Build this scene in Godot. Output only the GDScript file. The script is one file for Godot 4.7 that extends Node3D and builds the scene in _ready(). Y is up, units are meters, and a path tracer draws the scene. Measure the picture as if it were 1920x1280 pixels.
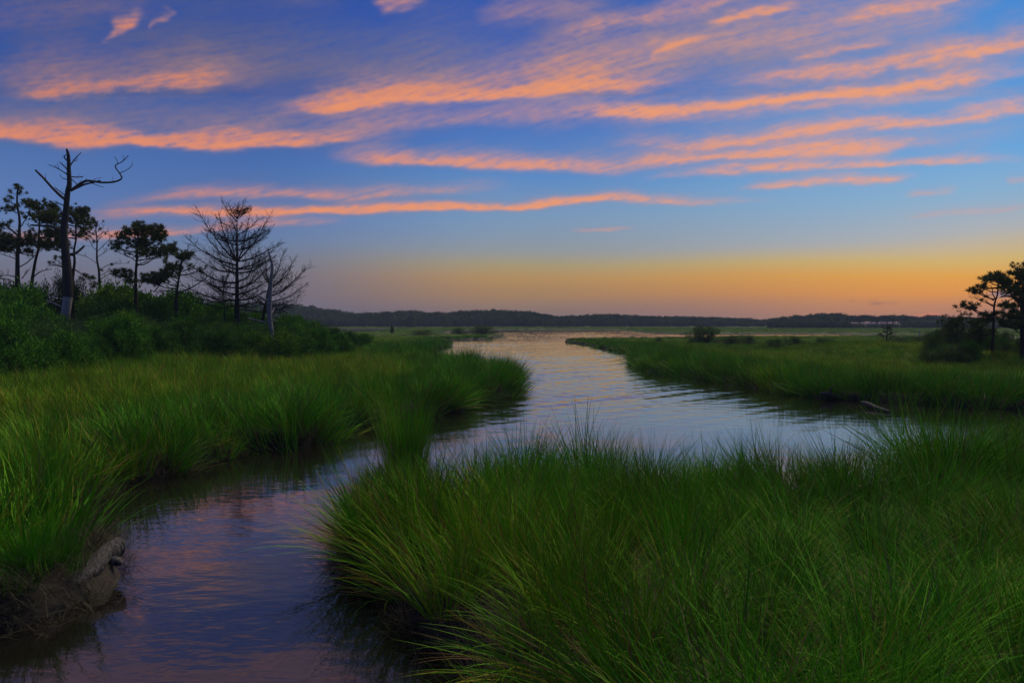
extends Node3D
# A tidal creek winding through a salt marsh after sunset. Metres, y up, water level y = 0, the camera looks along -z.

const F := 1284.0            # focal length in pixels of a 1920 x 1280 picture
const EYE := Vector3(0, 3.2, 0)
const PITCH := -0.02803
const SUN_AZ := 0.60         # bearing of the afterglow, radians right of straight ahead

var rng := RandomNumberGenerator.new()
var taken := {}
var nz := FastNoiseLite.new()     # general smooth noise
var nf := FastNoiseLite.new()     # fractal noise

# ---------------------------------------------------------------- mesh collector
class MB:
	var v := PackedVector3Array()
	var n := PackedVector3Array()
	var c := PackedColorArray()
	var idx := PackedInt32Array()
	var smooth := false
	func tri(a: Vector3, b: Vector3, d: Vector3, col: Color) -> void:
		var k := v.size()
		v.append(a); v.append(b); v.append(d)
		c.append(col); c.append(col); c.append(col)
		idx.append(k); idx.append(k + 1); idx.append(k + 2)
	func quad(a: Vector3, b: Vector3, d: Vector3, e: Vector3, col: Color) -> void:
		var k := v.size()
		v.append(a); v.append(b); v.append(d); v.append(e)
		for i in 4: c.append(col)
		idx.append(k); idx.append(k + 1); idx.append(k + 2)
		idx.append(k); idx.append(k + 2); idx.append(k + 3)
	# a tapering tube along pts; rough adds knobbly radius changes
	func tube(pts: PackedVector3Array, radii: PackedFloat32Array, sides: int, col: Color, rough := 0.0, r: RandomNumberGenerator = null) -> void:
		smooth = true
		var count := pts.size()
		var first := v.size()
		var side := Vector3.RIGHT
		for i in count:
			var t := (pts[mini(i + 1, count - 1)] - pts[maxi(i - 1, 0)]).normalized()
			if t.length() < 0.5:
				t = Vector3.UP
			side = side - t * side.dot(t)
			if side.length() < 0.05:
				side = t.cross(Vector3.BACK)
				if side.length() < 0.05:
					side = t.cross(Vector3.RIGHT)
			side = side.normalized()
			var up := t.cross(side)
			for s in sides:
				var a := TAU * s / sides
				var d := side * cos(a) + up * sin(a)
				var q := radii[i]
				if rough > 0.0:
					q *= 1.0 + rough * (r.randf() - 0.5)
				v.append(pts[i] + d * q)
				n.append(d)
				c.append(col)
		for i in count - 1:
			for s in sides:
				var a := first + i * sides + s
				var b := first + i * sides + (s + 1) % sides
				idx.append(a); idx.append(a + sides); idx.append(b)
				idx.append(b); idx.append(a + sides); idx.append(b + sides)
		var k := v.size()
		var t2 := (pts[count - 1] - pts[count - 2]).normalized()
		v.append(pts[count - 1] + t2 * radii[count - 1] * 0.4); n.append(t2); c.append(col)
		for s in sides:
			var a := first + (count - 1) * sides + s
			var b := first + (count - 1) * sides + (s + 1) % sides
			idx.append(a); idx.append(k); idx.append(b)
		k = v.size()
		var t3 := (pts[0] - pts[1]).normalized()
		v.append(pts[0] + t3 * radii[0] * 0.3); n.append(t3); c.append(col)
		for s in sides:
			idx.append(first + s); idx.append(first + (s + 1) % sides); idx.append(k)
	func mesh() -> ArrayMesh:
		var arr := []
		arr.resize(Mesh.ARRAY_MAX)
		arr[Mesh.ARRAY_VERTEX] = v
		arr[Mesh.ARRAY_COLOR] = c
		if smooth and n.size() == v.size():
			arr[Mesh.ARRAY_NORMAL] = n
		arr[Mesh.ARRAY_INDEX] = idx
		var m := ArrayMesh.new()
		m.add_surface_from_arrays(Mesh.PRIMITIVE_TRIANGLES, arr)
		return m

# ---------------------------------------------------------------- nodes
func numbered(called: String) -> String:
	var k: int = taken.get(called, 0)
	taken[called] = k + 1
	return called if k == 0 else "%s_%03d" % [called, k]

func tag(o: Node, label: String, category := "", group := "", kind := "") -> void:
	o.set_meta("label", label)
	if category: o.set_meta("category", category)
	if group: o.set_meta("group", group)
	if kind: o.set_meta("kind", kind)

func thing(called: String, at: Vector3, label: String, category: String, group := "") -> Node3D:
	var o := Node3D.new()
	o.name = numbered(called)
	add_child(o)
	o.position = at
	tag(o, label, category, group)
	return o

func part(called: String, m: Mesh, mat: Material, parent: Node) -> MeshInstance3D:
	var o := MeshInstance3D.new()
	o.name = called
	o.mesh = m
	o.material_override = mat
	parent.add_child(o, true)
	return o

# ---------------------------------------------------------------- photograph pixel -> place
func ray(px: float, py: float) -> Vector3:
	return Vector3((px - 960.0) / F, (640.0 - py) / F, -1.0).rotated(Vector3.RIGHT, PITCH)

func at(px: float, py: float, depth: float) -> Vector3:      # the point at that distance along -z
	var d := ray(px, py)
	return EYE + d * (depth / -d.z)

func on_ground(px: float, py: float, y := 0.0) -> Vector3:
	var d := ray(px, py)
	return EYE + d * ((EYE.y - y) / -d.y)

# ---------------------------------------------------------------- materials
func plain(col: Color, rough := 0.9) -> StandardMaterial3D:   # col is linear
	var m := StandardMaterial3D.new()
	m.albedo_color = col.linear_to_srgb()
	m.roughness = rough
	m.metallic_specular = 0.3
	return m

func tinted(rough := 0.75, back := 0.0, spec := 0.35) -> StandardMaterial3D:
	var m := StandardMaterial3D.new()
	m.vertex_color_use_as_albedo = true
	m.roughness = rough
	m.metallic_specular = spec
	if back > 0.0:
		m.backlight_enabled = true
		m.backlight = Color(back, back, back * 0.7)
	return m

func noise_texture(seed_: int, freq: float, stops: Array, size := 512, octaves := 4) -> NoiseTexture2D:
	var f := FastNoiseLite.new()
	f.seed = seed_
	f.frequency = freq
	f.fractal_octaves = octaves
	var g := Gradient.new()
	g.offsets = PackedFloat32Array()
	g.colors = PackedColorArray()
	var offs := PackedFloat32Array()
	var cols := PackedColorArray()
	for s in stops:
		offs.append(s[0])
		cols.append((s[1] as Color).linear_to_srgb())
	g.offsets = offs
	g.colors = cols
	var t := NoiseTexture2D.new()
	t.width = size
	t.height = size
	t.seamless = true
	t.noise = f
	t.color_ramp = g
	return t

func bark(seed_: int, dark: Color, light: Color, tile: float) -> StandardMaterial3D:
	var m := StandardMaterial3D.new()
	m.albedo_texture = noise_texture(seed_, 0.02, [[0.25, dark], [0.5, dark.lerp(light, 0.5)], [0.8, light]])
	m.uv1_triplanar = true
	m.uv1_world_triplanar = true
	m.uv1_scale = Vector3(1.0 / tile, 0.22 / tile, 1.0 / tile)
	m.roughness = 0.9
	m.metallic_specular = 0.25
	m.heightmap_enabled = true
	m.heightmap_texture = noise_texture(seed_ + 7, 0.03, [[0.0, Color.BLACK], [1.0, Color.WHITE]])
	m.heightmap_scale = 2.0
	return m

# ---------------------------------------------------------------- sky
const GX0 := -700.0
const GY0 := -420.0
const GSTEP := 3.0
const GW := 1110
const GH := 345
var lit_grid := PackedFloat32Array()
var veil_grid := PackedFloat32Array()

func streak(pts: Array, up: float, down: float, lit: float, veil: float) -> void:
	# a band of cloud along pts (bearing/height in picture units); soft over "up" above its spine and "down" below
	var x0: float = pts[0][0]
	var x1: float = pts[-1][0]
	var seg := 0
	var cols := int((x1 - x0) / GSTEP)
	for i in cols + 1:
		var x := x0 + i * GSTEP
		while seg < pts.size() - 2 and x > pts[seg + 1][0]:
			seg += 1
		var a: Array = pts[seg]
		var b: Array = pts[seg + 1]
		var t := clampf((x - a[0]) / maxf(b[0] - a[0], 1.0), 0.0, 1.0)
		t = lerpf(t, t * t * (3.0 - 2.0 * t), 0.6)
		var y := lerpf(a[1], b[1], t)
		var along := (x - x0) / (x1 - x0)
		var ends := smoothstep(0.0, 0.22, along) * (1.0 - smoothstep(0.72, 1.0, along))
		var thick := 0.85 + 0.4 * nz.get_noise_2d(x * 0.35 + y, y * 3.0)
		var u := up * thick * 1.65
		var d := down * thick * 0.95
		var gx := int((x - GX0) / GSTEP)
		if gx < 0 or gx >= GW:
			continue
		for gy in range(maxi(0, int((y - 5.0 * u - GY0) / GSTEP)), mini(GH, int((y + 4.0 * d - GY0) / GSTEP) + 1)):
			var dy := GY0 + gy * GSTEP - y
			var q := dy / (u if dy < 0.0 else d)
			var w := exp(-q * q) * ends
			var wide := exp(-q * q * 0.28) * ends
			var k := gy * GW + gx
			lit_grid[k] += lit * w
			veil_grid[k] += (veil * 0.85 + lit * 0.22) * wide

func sample(g: PackedFloat32Array, x: float, y: float) -> float:
	var fx := clampf((x - GX0) / GSTEP, 0.0, GW - 2.0)
	var fy := clampf((y - GY0) / GSTEP, 0.0, GH - 2.0)
	var ix := int(fx)
	var iy := int(fy)
	fx -= ix
	fy -= iy
	var k := iy * GW + ix
	return lerpf(lerpf(g[k], g[k + 1], fx), lerpf(g[k + GW], g[k + GW + 1], fx), fy)

func lin(r: float, g: float, b: float) -> Vector3:
	var c := Color(r / 255.0, g / 255.0, b / 255.0).srgb_to_linear()
	return Vector3(c.r, c.g, c.b)

# clear air: colour by height in degrees, near the afterglow, 33 degrees and 70 degrees away from it
var AIR_DEG := [0.0, 1.0, 2.0, 3.3, 4.6, 6.2, 8.6, 12.0, 17.0, 24.0, 40.0, 90.0]
var AIR := []

func make_air() -> void:
	var near := [[150, 114, 104], [200, 134, 90], [228, 150, 68], [230, 164, 70], [212, 180, 112], [176, 178, 180], [138, 176, 208], [104, 166, 220], [76, 148, 218], [58, 124, 204], [40, 84, 164], [30, 62, 130]]
	var mid := [[116, 104, 108], [132, 110, 104], [164, 128, 92], [180, 142, 92], [168, 152, 116], [146, 152, 156], [122, 152, 186], [92, 138, 196], [58, 106, 188], [44, 88, 176], [36, 74, 150], [30, 62, 130]]
	var away := [[92, 90, 112], [100, 96, 116], [108, 104, 122], [112, 112, 130], [112, 120, 144], [104, 126, 164], [92, 122, 176], [74, 110, 172], [46, 86, 164], [34, 74, 158], [30, 68, 142], [30, 62, 130]]
	for tbl in [near, mid, away]:
		var row := []
		for c in tbl:
			row.append(lin(c[0], c[1], c[2]))
		AIR.append(row)

func air(el: float, daz: float) -> Vector3:
	var k := 0
	while k < AIR_DEG.size() - 2 and el > AIR_DEG[k + 1]:
		k += 1
	var t := clampf((el - AIR_DEG[k]) / (AIR_DEG[k + 1] - AIR_DEG[k]), 0.0, 1.0)
	var p: Vector3 = (AIR[0][k] as Vector3).lerp(AIR[0][k + 1], t)
	var q: Vector3 = (AIR[1][k] as Vector3).lerp(AIR[1][k + 1], t)
	var r: Vector3 = (AIR[2][k] as Vector3).lerp(AIR[2][k + 1], t)
	daz = absf(daz)
	if daz < 33.0:
		return p.lerp(q, smoothstep(0.0, 1.0, daz / 33.0) * 0.6 + daz / 33.0 * 0.4)
	return q.lerp(r, smoothstep(0.0, 1.0, clampf((daz - 33.0) / 24.0, 0.0, 1.0)))

func sky_colour(az: float, el: float) -> Vector3:     # radians; az to the right of straight ahead
	var d := Vector3(sin(az) * cos(el), sin(el), -cos(az) * cos(el))
	var daz := rad_to_deg(wrapf(az - SUN_AZ, -PI, PI))
	var eld := rad_to_deg(el)
	var col := air(eld + 0.5 * nz.get_noise_2d(daz * 3.0, eld * 20.0), daz)
	var lit := 0.0
	var veil := 0.0
	var inside := 0.0
	var wisp := 0.0
	var c := d.rotated(Vector3.RIGHT, -PITCH)
	var u := 1e6
	var v := 1e6
	if c.z < -0.25:
		u = 960.0 + F * c.x / -c.z
		v = 640.0 - F * c.y / -c.z
		inside = smoothstep(-650.0, -250.0, u) * (1.0 - smoothstep(2150.0, 2550.0, u)) * smoothstep(-400.0, -200.0, v)
	if inside > 0.0:
		# swirl the bands a little, then comb them into fine slanting fibres
		var h := clampf((604.0 - v) / 420.0, 0.15, 1.3)
		var wu := u + 30.0 * h * nf.get_noise_2d(u * 0.3, v * 1.3)
		var wv := v + 11.0 * h * nf.get_noise_2d(u * 0.35 + 500.0, v * 1.2) + 5.0 * h * nf.get_noise_2d(u * 1.6, v * 5.0 + 90.0)
		lit = sample(lit_grid, wu, wv)
		veil = sample(veil_grid, wu, wv)
		var s := u * 0.95 + v * 0.2
		var q := v * 0.97 + u * (0.10 + 0.10 * smoothstep(200.0, 1300.0, u))
		var s2 := u * 0.9 + v * 0.5
		var q2 := v * 0.9 + u * 0.42
		wisp = 0.55 * nf.get_noise_2d(s * 0.22, q * 4.2) + 0.6 * nf.get_noise_2d(s * 1.0 + 40.0, q * 13.0) + 0.3 * nf.get_noise_2d(s2 * 2.6, q2 * 9.0) + 0.45 * nf.get_noise_2d(u * 3.2 + 300.0, v * 6.5)
		lit *= clampf(1.0 + 0.95 * wisp, 0.05, 2.0)
		veil *= clampf(1.0 + 0.6 * wisp, 0.2, 1.7)
		lit *= inside
		veil *= inside
	if inside < 1.0 and d.y > 0.03:
		# the same sheet of cirrus elsewhere: long bands across a flat layer
		var p := Vector2(d.x, d.z) / (d.y + 0.12)
		var a := p.x * 10.0 + p.y * 3.0
		var b := p.y * 34.0 - p.x * 6.0
		var e := nf.get_noise_2d(a, b) + 0.35 * nf.get_noise_2d(a * 4.0, b * 4.0)
		var f := smoothstep(6.0, 16.0, eld) * (1.0 - inside)
		veil += f * smoothstep(-0.15, 0.5, e) * 0.8
		lit += f * smoothstep(0.05, 0.6, e) * 0.75
	var far := clampf(absf(daz) / 75.0, 0.0, 1.0)
	var grey := lin(166, 154, 174).lerp(lin(84, 92, 124), far)
	if v < 180.0 or eld > 20.0:
		grey = grey * 0.82
	var pink := lin(224, 162, 142).lerp(lin(192, 140, 130), far)
	var fire := lin(255, 166, 102).lerp(lin(242, 144, 92), far)
	col = col.lerp(grey, 1.0 - exp(-0.8 * veil))
	var g := 1.0 - exp(-1.15 * lit)
	col = col.lerp(pink.lerp(fire, smoothstep(0.25, 0.75, g)), g * 0.9)
	if inside > 0.0 and v > 530.0:
		for sp in [[1646, 568, 13, 3, 0.55, 0], [1597, 565, 9, 2, 0.25, 0], [1672, 568, 14, 2, 0.25, 0], [1748, 594, 24, 6, 0.9, 1], [1884, 551, 30, 6, 0.85, 2], [1935, 553, 26, 8, 0.7, 2]]:
			var near2 := pow((u - sp[0]) / sp[2], 2) + pow((v - sp[1] + 4.0 * wisp) / sp[3], 2)
			if near2 < 6.0:
				col = col.lerp([lin(120, 92, 92), lin(235, 128, 92), lin(104, 112, 140)][sp[5]], sp[4] * exp(-near2))
	return col

func make_sky() -> Sky:
	lit_grid.resize(GW * GH)
	veil_grid.resize(GW * GH)
	make_air()
	# bands of cloud, each [points, softness above, below, sunlit share, grey share]
	streak([[-320, 240], [0, 254], [200, 266], [400, 271], [500, 266], [650, 262], [790, 252]], 17, 9, 1.5, 0.3)
	streak([[-300, 220], [0, 232], [250, 226], [520, 236], [800, 228]], 26, 18, 0.12, 0.75)
	streak([[480, 224], [560, 205], [700, 192], [850, 186], [960, 175], [1075, 168], [1185, 160], [1330, 138]], 11, 9, 1.5, 0.4)
	streak([[560, 180], [760, 165], [960, 155], [1150, 140], [1330, 112]], 20, 15, 0.45, 0.55)
	streak([[560, 236], [800, 226], [1000, 216], [1160, 212]], 18, 18, 0.35, 0.5)
	streak([[1010, 212], [1100, 206], [1210, 208], [1360, 200], [1410, 191], [1560, 177], [1660, 170], [1810, 150], [1990, 128]], 11, 10, 1.55, 0.45)
	streak([[1080, 222], [1300, 218], [1500, 200], [1700, 186], [1920, 168]], 12, 12, 0.35, 0.45)
	streak([[1120, 284], [1200, 272], [1285, 275], [1385, 263], [1510, 250], [1710, 232], [1930, 203], [2100, 180]], 9, 7, 0.95, 0.3)
	streak([[600, 296], [760, 300], [950, 309], [1060, 312], [1165, 321], [1230, 308]], 12, 8, 1.05, 0.3)
	streak([[1120, 318], [1210, 306], [1360, 295], [1460, 288], [1610, 283], [1790, 258]], 10, 8, 1.1, 0.35)
	streak([[1190, 334], [1310, 326], [1410, 318], [1560, 314], [1710, 303], [1960, 300]], 8, 6, 0.9, 0.25)
	streak([[1370, 354], [1460, 345], [1560, 340], [1660, 338], [1740, 328]], 6, 5, 0.95, 0.15)
	streak([[150, 396], [330, 398], [500, 399], [600, 396], [750, 391], [950, 389], [1060, 380], [1160, 372], [1260, 379], [1480, 377]], 6, 5, 1.15, 0.2)
	streak([[460, 396], [620, 395], [780, 391], [950, 389], [1060, 380], [1200, 373]], 5, 4, 0.8, 0.1)
	streak([[170, 388], [350, 366], [500, 360], [650, 370], [750, 362], [980, 350]], 8, 7, 0.6, 0.25)
	streak([[120, 410], [260, 402], [450, 404], [640, 398]], 12, 10, 0.35, 0.3)
	streak([[150, 446], [300, 438], [450, 425], [550, 419], [680, 413]], 7, 6, 0.65, 0.2)
	streak([[-60, 450], [60, 446], [200, 440], [380, 430]], 8, 7, 0.7, 0.2)
	streak([[1070, 433], [1130, 429], [1195, 426]], 3, 3, 0.55, 0.1)
	streak([[1680, 410], [1790, 400], [1960, 382]], 4, 4, 0.28, 0.1)
	streak([[1690, 367], [1740, 362], [1800, 355]], 4, 4, 0.35, 0.1)
	streak([[1890, 340], [1915, 338], [1960, 336]], 5, 4, 0.4, 0.1)
	streak([[900, 140], [1100, 112], [1260, 92], [1460, 66], [1710, 30], [1900, -12]], 36, 30, 0.3, 1.0)
	streak([[1180, 112], [1300, 100], [1420, 92], [1560, 62]], 22, 24, 0.12, 0.8)
	streak([[1200, 104], [1270, 88], [1330, 74]], 8, 8, 0.8, 0.1)
	streak([[1320, 48], [1400, 34], [1500, 6]], 10, 9, 0.75, 0.2)
	streak([[1040, 72], [1180, 40], [1320, 12], [1440, -30]], 16, 14, 0.5, 0.5)
	streak([[1560, 34], [1700, 14], [1860, -22]], 7, 7, 0.7, 0.2)
	streak([[1340, 158], [1560, 138], [1710, 122], [1900, 88], [2050, 60]], 10, 10, 0.75, 0.35)
	streak([[1460, 116], [1585, 92], [1690, 78]], 9, 9, 0.6, 0.35)
	streak([[1620, 118], [1800, 96], [1980, 60]], 16, 16, 0.35, 0.4)
	streak([[0, 182], [80, 178], [160, 171], [230, 165], [320, 158], [470, 144]], 20, 10, 0.75, 0.5)
	streak([[-100, 160], [120, 140], [330, 140], [560, 150]], 30, 24, 0.22, 0.55)
	streak([[200, 110], [420, 120], [640, 130], [820, 126], [1010, 100]], 26, 20, 0.05, 1.1)
	streak([[205, 72], [235, 56], [280, 32]], 11, 9, 0.95, 0.25)
	streak([[290, 50], [310, 38], [330, 26]], 6, 6, 0.45, 0.2)
	streak([[-120, 60], [30, 30], [200, 14], [330, 30]], 30, 26, 0.1, 0.45)
	streak([[700, 20], [755, 4], [830, -20]], 12, 10, 0.6, 0.2)
	streak([[880, 30], [1000, 18], [1130, 20]], 22, 20, 0.2, 0.5)
	streak([[-420, -30], [-100, -62], [300, -66], [560, -58], [900, -90]], 48, 36, 0.4, 0.9)
	streak([[-300, -170], [200, -190], [700, -180], [1300, -200]], 44, 36, 0.8, 0.7)
	streak([[1000, -70], [1400, -100], [1900, -170]], 30, 26, 0.8, 0.6)
	streak([[-300, 110], [150, 92], [500, 84], [950, 60]], 50, 40, 0.0, 0.22)
	streak([[900, 190], [1250, 170], [1600, 150], [2050, 100]], 36, 30, 0.04, 0.42)
	streak([[1000, 300], [1350, 285], [1700, 262], [2050, 225]], 22, 20, 0.06, 0.45)
	var w := 4096
	var hgt := 2048
	# coarse all round, fine where the clouds were studied
	var cw := w / 8
	var ch := hgt / 8
	var rough := PackedFloat32Array()
	rough.resize(cw * ch * 3)
	for y in ch:
		var el := (0.5 - (y + 0.5) / ch) * PI
		if el < -0.02:
			el = 0.0
		for x in cw:
			var c := sky_colour(wrapf((x + 0.5) / cw * TAU, -PI, PI), maxf(el, 0.001))
			var k := (y * cw + x) * 3
			rough[k] = c.x
			rough[k + 1] = c.y
			rough[k + 2] = c.z
	var im := Image.create_from_data(cw, ch, false, Image.FORMAT_RGBF, rough.to_byte_array())
	im.resize(w, hgt, Image.INTERPOLATE_CUBIC)
	var half := int(w * 47.0 / 360.0)
	var rows := int(hgt * 40.0 / 180.0)
	var top := hgt / 2 - rows
	for side in 2:
		var fine := PackedFloat32Array()
		fine.resize(half * (rows + 2) * 3)
		for y in rows + 2:
			var el := (0.5 - (top + y + 0.5) / hgt) * PI
			for x in half:
				var az: float = (x + 0.5) / w * TAU if side == 0 else (x + 0.5 - half) / w * TAU
				var c := sky_colour(az, maxf(el, 0.0005))
				var k := (y * half + x) * 3
				fine[k] = c.x
				fine[k + 1] = c.y
				fine[k + 2] = c.z
		var fi := Image.create_from_data(half, rows + 2, false, Image.FORMAT_RGBF, fine.to_byte_array())
		im.blit_rect(fi, Rect2i(0, 0, half, rows + 2), Vector2i(0 if side == 0 else w - half, top))
	var m := PanoramaSkyMaterial.new()
	m.panorama = ImageTexture.create_from_image(im)
	var s := Sky.new()
	s.sky_material = m
	return s

# ---------------------------------------------------------------- land and water
var creek := PackedVector2Array([
	Vector2(-14, 5), Vector2(-14, -6.3), Vector2(-7, -6.6), Vector2(-5.24, -7.0), Vector2(-5.0, -7.16), Vector2(-4.92, -7.6), Vector2(-4.79, -8.1), Vector2(-4.9, -8.6),
	Vector2(-5.6, -9.2), Vector2(-6.9, -10.2), Vector2(-7.5, -11.0), Vector2(-7.5, -11.9), Vector2(-7.8, -13.3), Vector2(-7.3, -14.4), Vector2(-6.8, -15.8), Vector2(-6.7, -17.0),
	Vector2(-5.5, -17.6), Vector2(-5.1, -18.3), Vector2(-5.26, -20.1), Vector2(-4.42, -21.9), Vector2(-3.23, -23.1), Vector2(-1.93, -24.8), Vector2(-1.62, -27.8), Vector2(-0.35, -29.8),
	Vector2(0.2, -32.6), Vector2(0.3, -35), Vector2(-1.0, -40), Vector2(-4, -47), Vector2(-7, -56), Vector2(-9.5, -66), Vector2(-9.9, -74), Vector2(-8.5, -85.6), Vector2(-8.3, -95),
	Vector2(-11, -106), Vector2(-13, -114), Vector2(-11.8, -120.8), Vector2(-5, -128), Vector2(-1.9, -146.7), Vector2(-3, -155), Vector2(-14, -164), Vector2(-20, -175), Vector2(-20, -200), Vector2(-22, -270),
	Vector2(10, -296), Vector2(44, -280), Vector2(40, -196), Vector2(45, -180), Vector2(70, -180), Vector2(95, -172), Vector2(100, -160), Vector2(92, -150), Vector2(66, -143), Vector2(45, -135), Vector2(40, -128), Vector2(25, -120), Vector2(14, -116),
	Vector2(8.4, -111), Vector2(10.7, -97.8), Vector2(11.3, -85.6), Vector2(12.3, -68.5), Vector2(9.7, -53), Vector2(9.3, -44.2), Vector2(10.4, -40.3), Vector2(11.9, -34.8), Vector2(12.4, -30.7), Vector2(13.3, -28.5),
	Vector2(15.3, -27.2), Vector2(17, -26), Vector2(18.5, -24.8), Vector2(30, -22), Vector2(60, -20), Vector2(60, -15), Vector2(20, -15), Vector2(12, -14.6), Vector2(9.2, -14.2), Vector2(7.4, -13.2), Vector2(6.5, -12.2),
	Vector2(5, -11.9), Vector2(3, -11.8), Vector2(1.6, -12.4), Vector2(0.8, -12.2), Vector2(0, -11.9), Vector2(-0.45, -11.6), Vector2(-0.7, -10.4), Vector2(-1.0, -10.0), Vector2(-1.3, -10.5), Vector2(-1.45, -12.0), Vector2(-1.6, -13.2), Vector2(-2.0, -13.6), Vector2(-2.6, -13.4), Vector2(-2.7, -12.3),
	Vector2(-2.3, -10.5), Vector2(-2.0, -9.2), Vector2(-1.5, -7.9), Vector2(-0.9, -6.9), Vector2(-0.2, -5.9), Vector2(0.3, -5), Vector2(1.0, -4), Vector2(3, -1), Vector2(3, 5)])
var ponds := [
	PackedVector2Array([Vector2(-74, -200), Vector2(-58, -203), Vector2(-42, -206), Vector2(-44, -260), Vector2(-52, -314), Vector2(-90, -316)]),
	PackedVector2Array([Vector2(72, -125), Vector2(82, -124), Vector2(84, -133), Vector2(73, -135)])]
# signed distance to the water's edge (positive on land), kept on two grids
var near_sd := PackedFloat32Array()
var far_sd := PackedFloat32Array()
const NX0 := -32.0
const NZ0 := -62.0
const NS := 0.35
const NW := 184
const NH := 194
const FX0 := -130.0
const FZ0 := -320.0
const FS := 2.5
const FW := 105
const FH := 133

func raw_sd(p: Vector2) -> float:
	var best := 1e9
	var wet := false
	for poly in [creek, ponds[0], ponds[1]]:
		var m: int = poly.size()
		for i in m:
			var a: Vector2 = poly[i]
			var b: Vector2 = poly[(i + 1) % m]
			var ab := b - a
			var t := clampf((p - a).dot(ab) / ab.length_squared(), 0.0, 1.0)
			best = minf(best, (a + ab * t).distance_squared_to(p))
		if Geometry2D.is_point_in_polygon(p, poly):
			wet = true
	return -sqrt(best) if wet else sqrt(best)

func make_land() -> void:
	near_sd.resize(NW * NH)
	for j in NH:
		for i in NW:
			near_sd[j * NW + i] = raw_sd(Vector2(NX0 + i * NS, NZ0 + j * NS))
	far_sd.resize(FW * FH)
	for j in FH:
		for i in FW:
			far_sd[j * FW + i] = raw_sd(Vector2(FX0 + i * FS, FZ0 + j * FS))

func shore(x: float, z: float) -> float:
	var fx := (x - NX0) / NS
	var fz := (z - NZ0) / NS
	var sd := 0.0
	if fx > 0 and fz > 0 and fx < NW - 1 and fz < NH - 1:
		var i := int(fx)
		var j := int(fz)
		var k := j * NW + i
		sd = lerpf(lerpf(near_sd[k], near_sd[k + 1], fx - i), lerpf(near_sd[k + NW], near_sd[k + NW + 1], fx - i), fz - j)
	else:
		fx = clampf((x - FX0) / FS, 0.0, FW - 1.01)
		fz = clampf((z - FZ0) / FS, 0.0, FH - 1.01)
		var i := int(fx)
		var j := int(fz)
		var k := j * FW + i
		sd = lerpf(lerpf(far_sd[k], far_sd[k + 1], fx - i), lerpf(far_sd[k + FW], far_sd[k + FW + 1], fx - i), fz - j)
		if z < FZ0:
			sd = maxf(sd, 10.0)
	return sd + 0.28 * nz.get_noise_2d(x * 40.0, z * 40.0)

func upland(x: float, z: float) -> float:    # the rise that carries the thicket and the trees, 0..1
	var l := smoothstep(-12.0, -24.0, x + 0.10 * (z + 40.0)) * smoothstep(-26.0, -42.0, z) * (1.0 - smoothstep(-72.0, -90.0, z))
	var r := smoothstep(24.0, 31.0, x) * smoothstep(-34.0, -44.0, z) * (1.0 - smoothstep(-60.0, -75.0, z))
	return maxf(l, r)

func ground(x: float, z: float, sd := 1e9) -> float:
	if sd > 1e8:
		sd = shore(x, z)
	var top := 0.34 + 0.05 * nz.get_noise_2d(x * 25.0, z * 25.0) + 0.04 * smoothstep(0.0, 5.0, sd)
	return lerpf(-0.7, top, smoothstep(-0.55, 0.22, sd)) + 0.75 * upland(x, z) + 1.2 * smoothstep(-390.0, -440.0, z)

func spread(first: float, share: float, reach: float) -> PackedFloat32Array:
	var out := PackedFloat32Array([0.0])
	var p := 0.0
	while p < reach:
		p += maxf(first, share * p)
		out.append(p)
	return out

func sheet(xs: PackedFloat32Array, zs: PackedFloat32Array, height: Callable, colour: Callable) -> ArrayMesh:
	var nx := xs.size()
	var mz := zs.size()
	var v := PackedVector3Array()
	var c := PackedColorArray()
	v.resize(nx * mz)
	c.resize(nx * mz)
	for j in mz:
		for i in nx:
			var h: float = height.call(xs[i], zs[j])
			v[j * nx + i] = Vector3(xs[i], h, zs[j])
			if true:
				c[j * nx + i] = colour.call(xs[i], zs[j])
	var n := PackedVector3Array()
	n.resize(nx * mz)
	for j in mz:
		for i in nx:
			var a := v[j * nx + maxi(i - 1, 0)]
			var b := v[j * nx + mini(i + 1, nx - 1)]
			var d := v[maxi(j - 1, 0) * nx + i]
			var e := v[mini(j + 1, mz - 1) * nx + i]
			var q := (b - a).cross(e - d)
			n[j * nx + i] = (q if q.y > 0 else -q).normalized()
	var idx := PackedInt32Array()
	idx.resize((nx - 1) * (mz - 1) * 6)
	var k := 0
	for j in mz - 1:
		for i in nx - 1:
			var a := j * nx + i      # z falls as j grows: a near left, a+1 near right, a+nx far left
			idx[k] = a; idx[k + 1] = a + nx; idx[k + 2] = a + 1
			idx[k + 3] = a + 1; idx[k + 4] = a + nx; idx[k + 5] = a + nx + 1
			k += 6
	var arr := []
	arr.resize(Mesh.ARRAY_MAX)
	arr[Mesh.ARRAY_VERTEX] = v
	arr[Mesh.ARRAY_NORMAL] = n
	if true:
		arr[Mesh.ARRAY_COLOR] = c
	arr[Mesh.ARRAY_INDEX] = idx
	var m := ArrayMesh.new()
	m.add_surface_from_arrays(Mesh.PRIMITIVE_TRIANGLES, arr)
	return m

func both(a: PackedFloat32Array) -> PackedFloat32Array:
	var out := PackedFloat32Array()
	for i in range(a.size() - 1, 0, -1):
		out.append(-a[i])
	out.append_array(a)
	return out

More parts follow.
